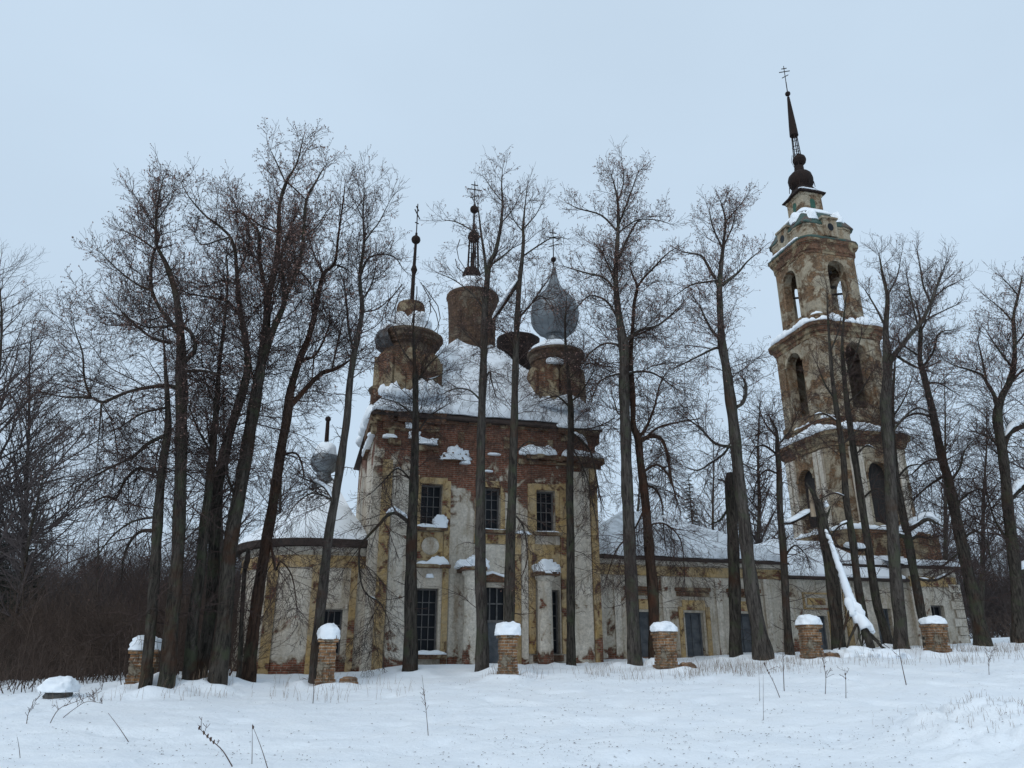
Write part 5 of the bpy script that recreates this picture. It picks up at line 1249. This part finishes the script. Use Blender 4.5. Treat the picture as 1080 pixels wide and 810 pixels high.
# --- trees standing behind the church and beyond
def far_tree(label, px, py0, py1, Y, spread=.28, dens=.7, seed=1, name='bare_tree', lean=0.0, trunk_px=5, n_limb=9, group='bare trees beyond the church', up=.1, crown0=.25, last=2, mat='twig_far', sp=(.45, .26, .22)):
    R = random.Random(seed); sc = Y / (FPX * CP)
    top = W(px + lean, py1, Y); bx = W(px, py0, Y).x; gz = ground_z(bx, Y); H = top.z - gz
    root = empty(name, (bx, Y, gz), label=label, cat='tree', group=group); off = (bx, Y, gz)
    t = Tree(seed); n = 9; rt = trunk_px * .5 * sc; pts = []
    for i in range(n + 1):
        f = i / n; pts.append([bx + (top.x - bx) * f + .02 * H * N3(f * 3, seed) * f, Y + .02 * H * N3(f * 3, seed + 9) * f, gz - .3 + (H + .3) * f, rt * (1.2 if i == 0 else 1) * (1 - .88 * f)])
    s = spline(pts, 2); t.put([tuple(p[:3]) for p in s], [p[3] for p in s], 8); t.mesh('trunk', [M['bark']], root, off)
    c = Tree(seed + 50)
    for k in range(int(n_limb * 4.5 * dens)):
        f = crown0 + (1 - crown0) * (k + R.random()) / (n_limb * 4.5 * dens); i = min(int(f * (len(s) - 1)), len(s) - 2); p = s[i][:3] + (s[i + 1][:3] - s[i][:3]) * (f * (len(s) - 1) - i)
        a = R.uniform(0, 6.283); el = R.uniform(.25, 1.0)
        L = H * spread * (1.1 - .75 * f) * R.uniform(.6, 1.15)
        c.grow(tuple(p), norm3(math.cos(a) * math.cos(el), math.sin(a) * math.cos(el), math.sin(el)), L, max(.014, s[i][3] * .4), 0, last, up, .16, sp, .45)
    for k in range(3): c.grow(tuple(s[-1][:3]), norm3(R.uniform(-.2, .2), R.uniform(-.2, .2), 1), H * .08, .014, 1, last, up, .15, sp, .5)
    c.mesh('crown', [M[mat], M['seed']], root, off)
    return root
FT = [('feathery pale birch like tree on the far left edge', -2, 700, 285, 44, .30, 2.4, 0, 9), ('second feathery tall tree on the far left, slightly shorter', 26, 700, 345, 47, .24, 2.4, 8, 7),
      ('leaning dark trunk low on the far left behind the brush', 6, 715, 470, 36, .24, 2.2, 42, 6), ('bare tree in the gap left of the lime cluster, low rounded top', 104, 690, 565, 62, .35, 1.2, 0, 6),
      ('bare tree showing between the left cluster trunks, low in the gap', 190, 700, 430, 52, .26, 1.2, 4, 6), ('bare tree just behind the left end of the church roof', 235, 700, 400, 55, .25, 1.2, 0, 7),
      ('bare tree rising behind the apse roof beside the cupola', 292, 700, 430, 58, .26, 1.1, 6, 6), ('bare tree seen between church and tower, left of the spruce', 668, 690, 470, 56, .28, 1.1, 6, 5),
      ('bare twiggy tree just left of the tower, behind the narthex roof', 796, 690, 425, 50, .24, 1.4, 6, 7), ('bare tree behind the refectory ridge, right of the spruce', 752, 690, 455, 58, .27, 1.1, 0, 5),
      ('bare tree far behind to the right of the tower, slender', 1000, 690, 400, 62, .24, 1.0, -4, 6), ('bare tree far behind between the two right hand limes', 1036, 690, 430, 66, .26, 1.0, 4, 6), ('bare tree at the far right edge, faint behind the snowy boughs', 1092, 690, 380, 60, .26, 1.0, 0, 7)]
for i, (lb, px, a, b, Y, sprd, dn, ln, tp) in enumerate(FT): far_tree(lb, px, a, b, Y, sprd, dn, 200 + i, lean=ln, trunk_px=tp)

def spruce(label, px, py1, Y, seed, wid=.2):
    R = random.Random(seed); top = W(px, py1, Y); gz = ground_z(top.x, Y); H = top.z - gz
    root = empty('spruce_tree', (top.x, Y, gz), label=label, cat='tree', group='dark spruces beyond the church'); off = (top.x, Y, gz)
    t = Tree(seed); t.put([(top.x, Y, gz - .3), (top.x, Y, gz + H * .5), (top.x, Y, gz + H)], [H * .012, H * .008, .02], 7); t.mesh('trunk', [M['bark']], root, off)
    c = Tree(seed + 1); k = 0; z = .06
    while z < .995:
        for j in range(9):
            a = R.uniform(0, 6.283); L = H * wid * (1 - z) ** .85 * R.uniform(.7, 1.1) + .15
            c.grow((top.x, Y, gz + H * z), norm3(math.cos(a), math.sin(a), -.15), L, max(.03, L * .03), 1, 3, -.01, .10, (.3, .13, .12), .36)
        z += .022
    o = c.mesh('crown', [M['needle'], M['seed']], root, off)
for i, a in enumerate([('lone dark spruce tip behind the refectory roof', 726, 500, 60, 301, .17), ('dark spruce at the far left edge, tallest of the three', 8, 500, 50, 302, .2), ('small dark spruce left of the lime cluster, shortest of the three', 46, 540, 55, 303, .2)]): spruce(*a)

# undergrowth and distant wood
def thicket(name, label, cat, n, fn, hr, seed, mat, lv=2):
    t = Tree(seed); R = t.r
    for k in range(n):
        x, y = fn(R); z = ground_z(x, y, False); L = R.uniform(*hr)
        t.grow((x, y, z - .1), norm3(R.uniform(-.6, .6), R.uniform(-.4, .4), 1), L, .006 + .0055 * L, 1, 3, .06, .18, (.5, .22, .3), .42)
    o = t.mesh(name, [M[mat], M['seed']], None, (0, 0, 0)); tag(o, label, cat, kind='stuff')
def left_brush(R):
    y = R.uniform(29, 56); return (W(R.uniform(-60, 262), 700, y).x, y)
thicket('brush', 'dense brown brush filling the ground behind the left tree cluster', 'undergrowth', 900, left_brush, (1.4, 4.2), 401, 'brush')
def front_brush(R):
    y = R.uniform(24.5, 30); return (W(R.uniform(-80, 140), 700, y).x, y)
thicket('low_brush', 'low tangled brown twigs sticking out of the snow before the left brush', 'undergrowth', 420, lambda R: (lambda y: (W(R.uniform(-80, 190), 700, y).x, y))(R.uniform(27.5, 36)), (.3, 1.1), 406, 'brush')
thicket('front_brush', 'sparse thin brown saplings in front of the dense brush at the left', 'undergrowth', 70, front_brush, (.5, 2.2), 405, 'brush')
def right_brush(R):
    y = R.uniform(46, 72); return (W(R.uniform(985, 1140), 690, y).x, y)
thicket('brush', 'thin brown brush beyond the right end of the building', 'undergrowth', 130, right_brush, (.8, 2.6), 402, 'brush')
def forest(R):
    a = R.uniform(-.95, .95); d = R.uniform(85, 140); return (d * math.sin(a), d * math.cos(a))
thicket('distant_forest', 'dark leafless wood closing the view far behind everything', 'forest', 1100, forest, (7, 14), 403, 'twig_far', 2)
def left_wood(R):
    y = R.uniform(58, 80); return (W(R.uniform(-120, 270), 700, y).x, y)
thicket('left_wood', 'dark bare wood beyond the brush on the left side', 'forest', 420, left_wood, (4, 9), 404, 'twig_far', 2)

# ------------------------------------------------------------------ brick gate posts of the old fence
def post(label, lx, h, wd, seed, rubble=0, cap=1.0, ch=.32):
    c = to_world(lx, -7.0); gz = ground_z(c.x, c.y)
    wd *= .84
    root = empty('brick_post', (c.x, c.y, gz), A + RD(4 * N3(seed, 3)), label=label, cat='fence post', group='ruined brick fence posts in a row'); R = random.Random(seed)
    g = G(); z = -.3; k = 0
    while z < h - .25:                                   # courses, each a little out of line
        dz = .11; e = R.uniform(-.022, .022) + (.05 if z < .15 else 0); f = R.uniform(-.022, .022)
        bx0 = -wd / 2 - e
        for q in range(3):
            x0 = bx0 + (wd + 2 * e) * q / 3; x1 = bx0 + (wd + 2 * e) * (q + 1) / 3
            if R.random() < .12 and z > .2: continue
            g.box(x0 + .003, x1 - .003, -wd / 2 - f + R.uniform(-.015, .015), wd / 2 + f, z, z + dz - .006)
        z += dz; k += 1
    g.box(-wd / 2 + .05, wd / 2 - .05, -wd / 2 + .05, wd / 2 - .05, -.3, h - .22)
    g.box(-wd / 2 - .05, wd / 2 + .05, -wd / 2 - .05, wd / 2 + .05, h - .22, h - .12); g.box(-wd / 2 + .01, wd / 2 - .01, -wd / 2 + .01, wd / 2 - .01, h - .118, h - .02)
    mesh_obj('pillar', g, M['post_brick'], root)
    g = G(); g.blob(0, 0, h - .03, wd * .66 * cap, wd * .64 * cap, ch, k=.8, wob=.17, seed=seed * 1.7, flat=-.3); mesh_obj('snow_cap', g, M['snow'], root, smooth_=True)
    g = G()
    for q in range(rubble):
        a = R.uniform(-.3, 1.2); g.box(wd / 2 + a * .5, wd / 2 + a * .5 + .24, -.3 - R.random() * .2, -.15, -.08, .04 + R.uniform(0, .12))
    if rubble:
        g.blob(wd / 2 + .45, -.1, .1, .3, .25, .22, seed=seed + 4); mesh_obj('rubble', g, [M['post_brick']], root)
post('broken pale brick post hidden behind the leftmost lime trunks', -11.9, 1.25, .85, 1)
post('ochre brick post before the apse with a tall snow cap', -6.65, 1.55, .62, 2, 3, 1.02, .36)
post('brick post before the church door with a wide mushroom of snow', -.8, 1.5, .62, 3, 0, 1.25, .34)
post('brick post with rubble at its right foot, before the first refectory window', 4.9, 1.45, .72, 4, 3, 1.08, .26)
post('brick post just left of the broken stump, two fallen bricks at its foot', 10.8, 1.4, .7, 5, 2, 1.1, .28)
post('rightmost brick post, dark, half behind a snow drift below the tower', 16.4, 1.25, .75, 6, 0, 1.05, .24)

# snow covered stone at the far left
c = W(60, 738, 22.6); gz = ground_z(c.x, c.y)
st = empty('boulder', (c.x, c.y, gz), label='low dark boulder under a thick pillow of snow at the far left', cat='boulder')
g = G(); g.blob(0, 0, .02, .36, .30, .2, k=.8, wob=.2, seed=3, flat=-1); mesh_obj('stone', g, M['stone'], st)
g = G(); g.blob(0, 0, .22, .46, .38, .30, k=.85, wob=.2, seed=5, flat=-.35); mesh_obj('snow_cap', g, M['snow'], st, smooth_=True)

# ------------------------------------------------------------------ dry weeds
def place(px, py):                                        # where a sight line meets the snow
    d = ray(px, py); lo, hi = 8.0, 60.0; y = 10.0
    while y < 60:
        p = W(px, py, y)
        if p.z < ground_z(p.x, y): return p.x, y
        y += .06
    return p.x, y
def weed(label, pts, r=.008, heads=0, seed=0, twigs=0, mat='weed'):
    x, y = place(*pts[0]); gz = ground_z(x, y); R = random.Random(seed)
    root = tag(bpy.data.objects.new('tmp', None)); bpy.data.objects.remove(root)
    t = Tree(seed); P3 = [W(a, b, y) for a, b in pts]; P3[0] = Vector((x, y, gz - .05))
    s = spline([[*p, r * (1 - .6 * i / (len(pts) - 1))] for i, p in enumerate(P3)], 4); t.put([tuple(p[:3]) for p in s], [p[3] for p in s], 5)
    for k in range(twigs):
        i = R.randrange(len(s) // 3, len(s)); t.grow(tuple(s[i][:3]), norm3(R.uniform(-1, 1), R.uniform(-1, 1), R.uniform(.2, 1)), R.uniform(.1, .35), r * .5, 2, 3, .05, .2, (.3, .2, .1), .5)
    for k in range(heads):
        i = len(s) - 1 - R.randrange(max(1, len(s) // 2)); q = s[i][:3]; t.put([tuple(q + np.array([0, 0, -.03])), tuple(q), tuple(q + np.array([R.uniform(-.02, .02), 0, .04]))], [.004, .02, .004], 5)
    o = t.mesh('dry_weed', [M[mat], M['seed']], None, (x, y, gz)); o.location = (x, y, gz)
    tag(o, label, 'weed', group='dry weed stalks poking through the snow')
weed('thick bent weed with dark seed heads low left of the front snow', [(247, 808), (235, 792), (222, 780), (210, 768)], .011, 9, 1, 3)
weed('straight pale weed stalk leaning right, left of centre at the bottom', [(284, 812), (276, 790), (267, 767)], .008, 1, 2)
weed('slim weed stalk standing right beside the leaning pale one', [(266, 806), (266, 785), (266, 765)], .007, 0, 3)
weed('single tall upright dark stalk left of the church door', [(452, 776), (449, 745), (445, 712)], .008, 0, 4, 4)
weed('slanting weed stalk on the left slope below the boulder', [(138, 783), (126, 768), (114, 752)], .009, 0, 5)
weed('lone short stalk at the lower left edge', [(22, 800), (20, 788), (18, 777)], .007, 0, 6)
weed('dark knobbly weed leaning left before the stout leaning lime', [(823, 736), (817, 722), (811, 710), (806, 700)], .011, 8, 7, 2)
weed('tallest dark sapling standing upright before the thin crooked tree', [(827, 729), (826, 700), (826, 672), (825, 645)], .012, 1, 8, 6)
weed('forked brown weed left of the brush heap', [(870, 732), (871, 715), (869, 700), (870, 690)], .010, 3, 9, 8)
weed('dark weed with a hooked tip below the stump', [(892, 737), (892, 720), (891, 705)], .010, 3, 10, 3)
weed('thick dark stick leaning left in the snow below the grey trunk', [(956, 723), (952, 705), (949, 690), (948, 676)], .014, 0, 11, 2)
weed('branching weed tuft on the snow near the right end', [(1043, 712), (1043, 700), (1046, 686)], .010, 0, 12, 9)
weed('pair of thin stalks upright in the middle of the snow field', [(805, 760), (805, 735), (805, 712)], .006, 0, 13)
weed('thin stalk just left of the taller thin one in mid snow field', [(801, 740), (801, 722), (800, 705)], .006, 0, 14)
weed('arched twiggy weed right of the boulder', [(52, 763), (62, 748), (80, 740), (100, 732)], .010, 0, 15, 12)
weed('twiggy dark weed on the lower left slope', [(28, 764), (30, 752), (36, 742)], .010, 0, 16, 8)
weed('low twiggy weed sprawling below the leftmost trunks', [(64, 757), (78, 748), (92, 740), (108, 742)], .009, 0, 17, 12)
weed('dead twig slanting beside the first ochre post', [(330, 742), (331, 728), (330, 712), (331, 700)], .012, 0, 18, 3)

def stalks(name, label, n, fn, hr, seed, mat, r=.004):
    t = Tree(seed); R = t.r
    for k in range(n):
        x, y = fn(R); z = ground_z(x, y); L = R.uniform(*hr); lx_, ly_ = R.uniform(-.45, .45), R.uniform(-.3, .3)
        t.put([(x, y, z - .04), (x + lx_ * L * .4, y + ly_ * L * .4, z + L * .55), (x + lx_ * L, y + ly_ * L, z + L)], [r, r * .8, r * .4], 3)
    tag(t.mesh(name, [M[mat], M['seed']], None, (0, 0, 0)), label, 'grass', kind='stuff')
cl = random.Random(9); clumps = [(cl.uniform(-13, 19), cl.uniform(-9.6, -6.4), cl.uniform(.2, .8)) for _ in range(70)] + [(cl.uniform(5, 10), cl.uniform(-8.8, -7.2), .7) for _ in range(30)] + [(cl.uniform(16.5, 24), cl.uniform(-7.5, -5), .8) for _ in range(30)]
def near_fence(R):
    c = R.choice(clumps); p = to_world(c[0] + R.gauss(0, c[2]), c[1] + R.gauss(0, c[2] * .5)); return p.x, p.y
stalks('dry_grass', 'sparse dry grass stalks along the fence line and tree feet', 1700, near_fence, (.10, .42), 501, 'straw', .0042)
def bank_grass(R): return R.gauss(9.3, .7), R.gauss(15.9, .9)
stalks('bank_grass', 'flattened brown grass on the snow bank at the lower right', 260, bank_grass, (.04, .15), 502, 'straw', .003)
# fallen lime seeds scattered over the snow
rg = random.Random(12); g = G()
for k in range(3600):
    y = rg.uniform(12.5, 27) if rg.random() < .75 else rg.gauss(16, 1.5); x = rg.uniform(-.68, .68) * y if rg.random() < .6 else rg.gauss(3, 3)
    if N3(x * .5, y * .5, 3) < -.12 and rg.random() < .7: continue
    z = ground_z(x, y) + .008; s = .006 + .03 * rg.random() ** 2.2; a = rg.uniform(0, 6.28); ca, sa = math.cos(a), math.sin(a)
    g.add([(x - ca * s, y - sa * s, z), (x + sa * s * .5, y - ca * s * .5, z + .006), (x + ca * s, y + sa * s, z + .004), (x - sa * s * .5, y + ca * s * .5, z + .012)], [(0, 1, 2, 3)])
tag(mesh_obj('leaf_litter', g, M['litter']), 'small brown seeds and leaf bits scattered over the snow', 'litter', kind='stuff')
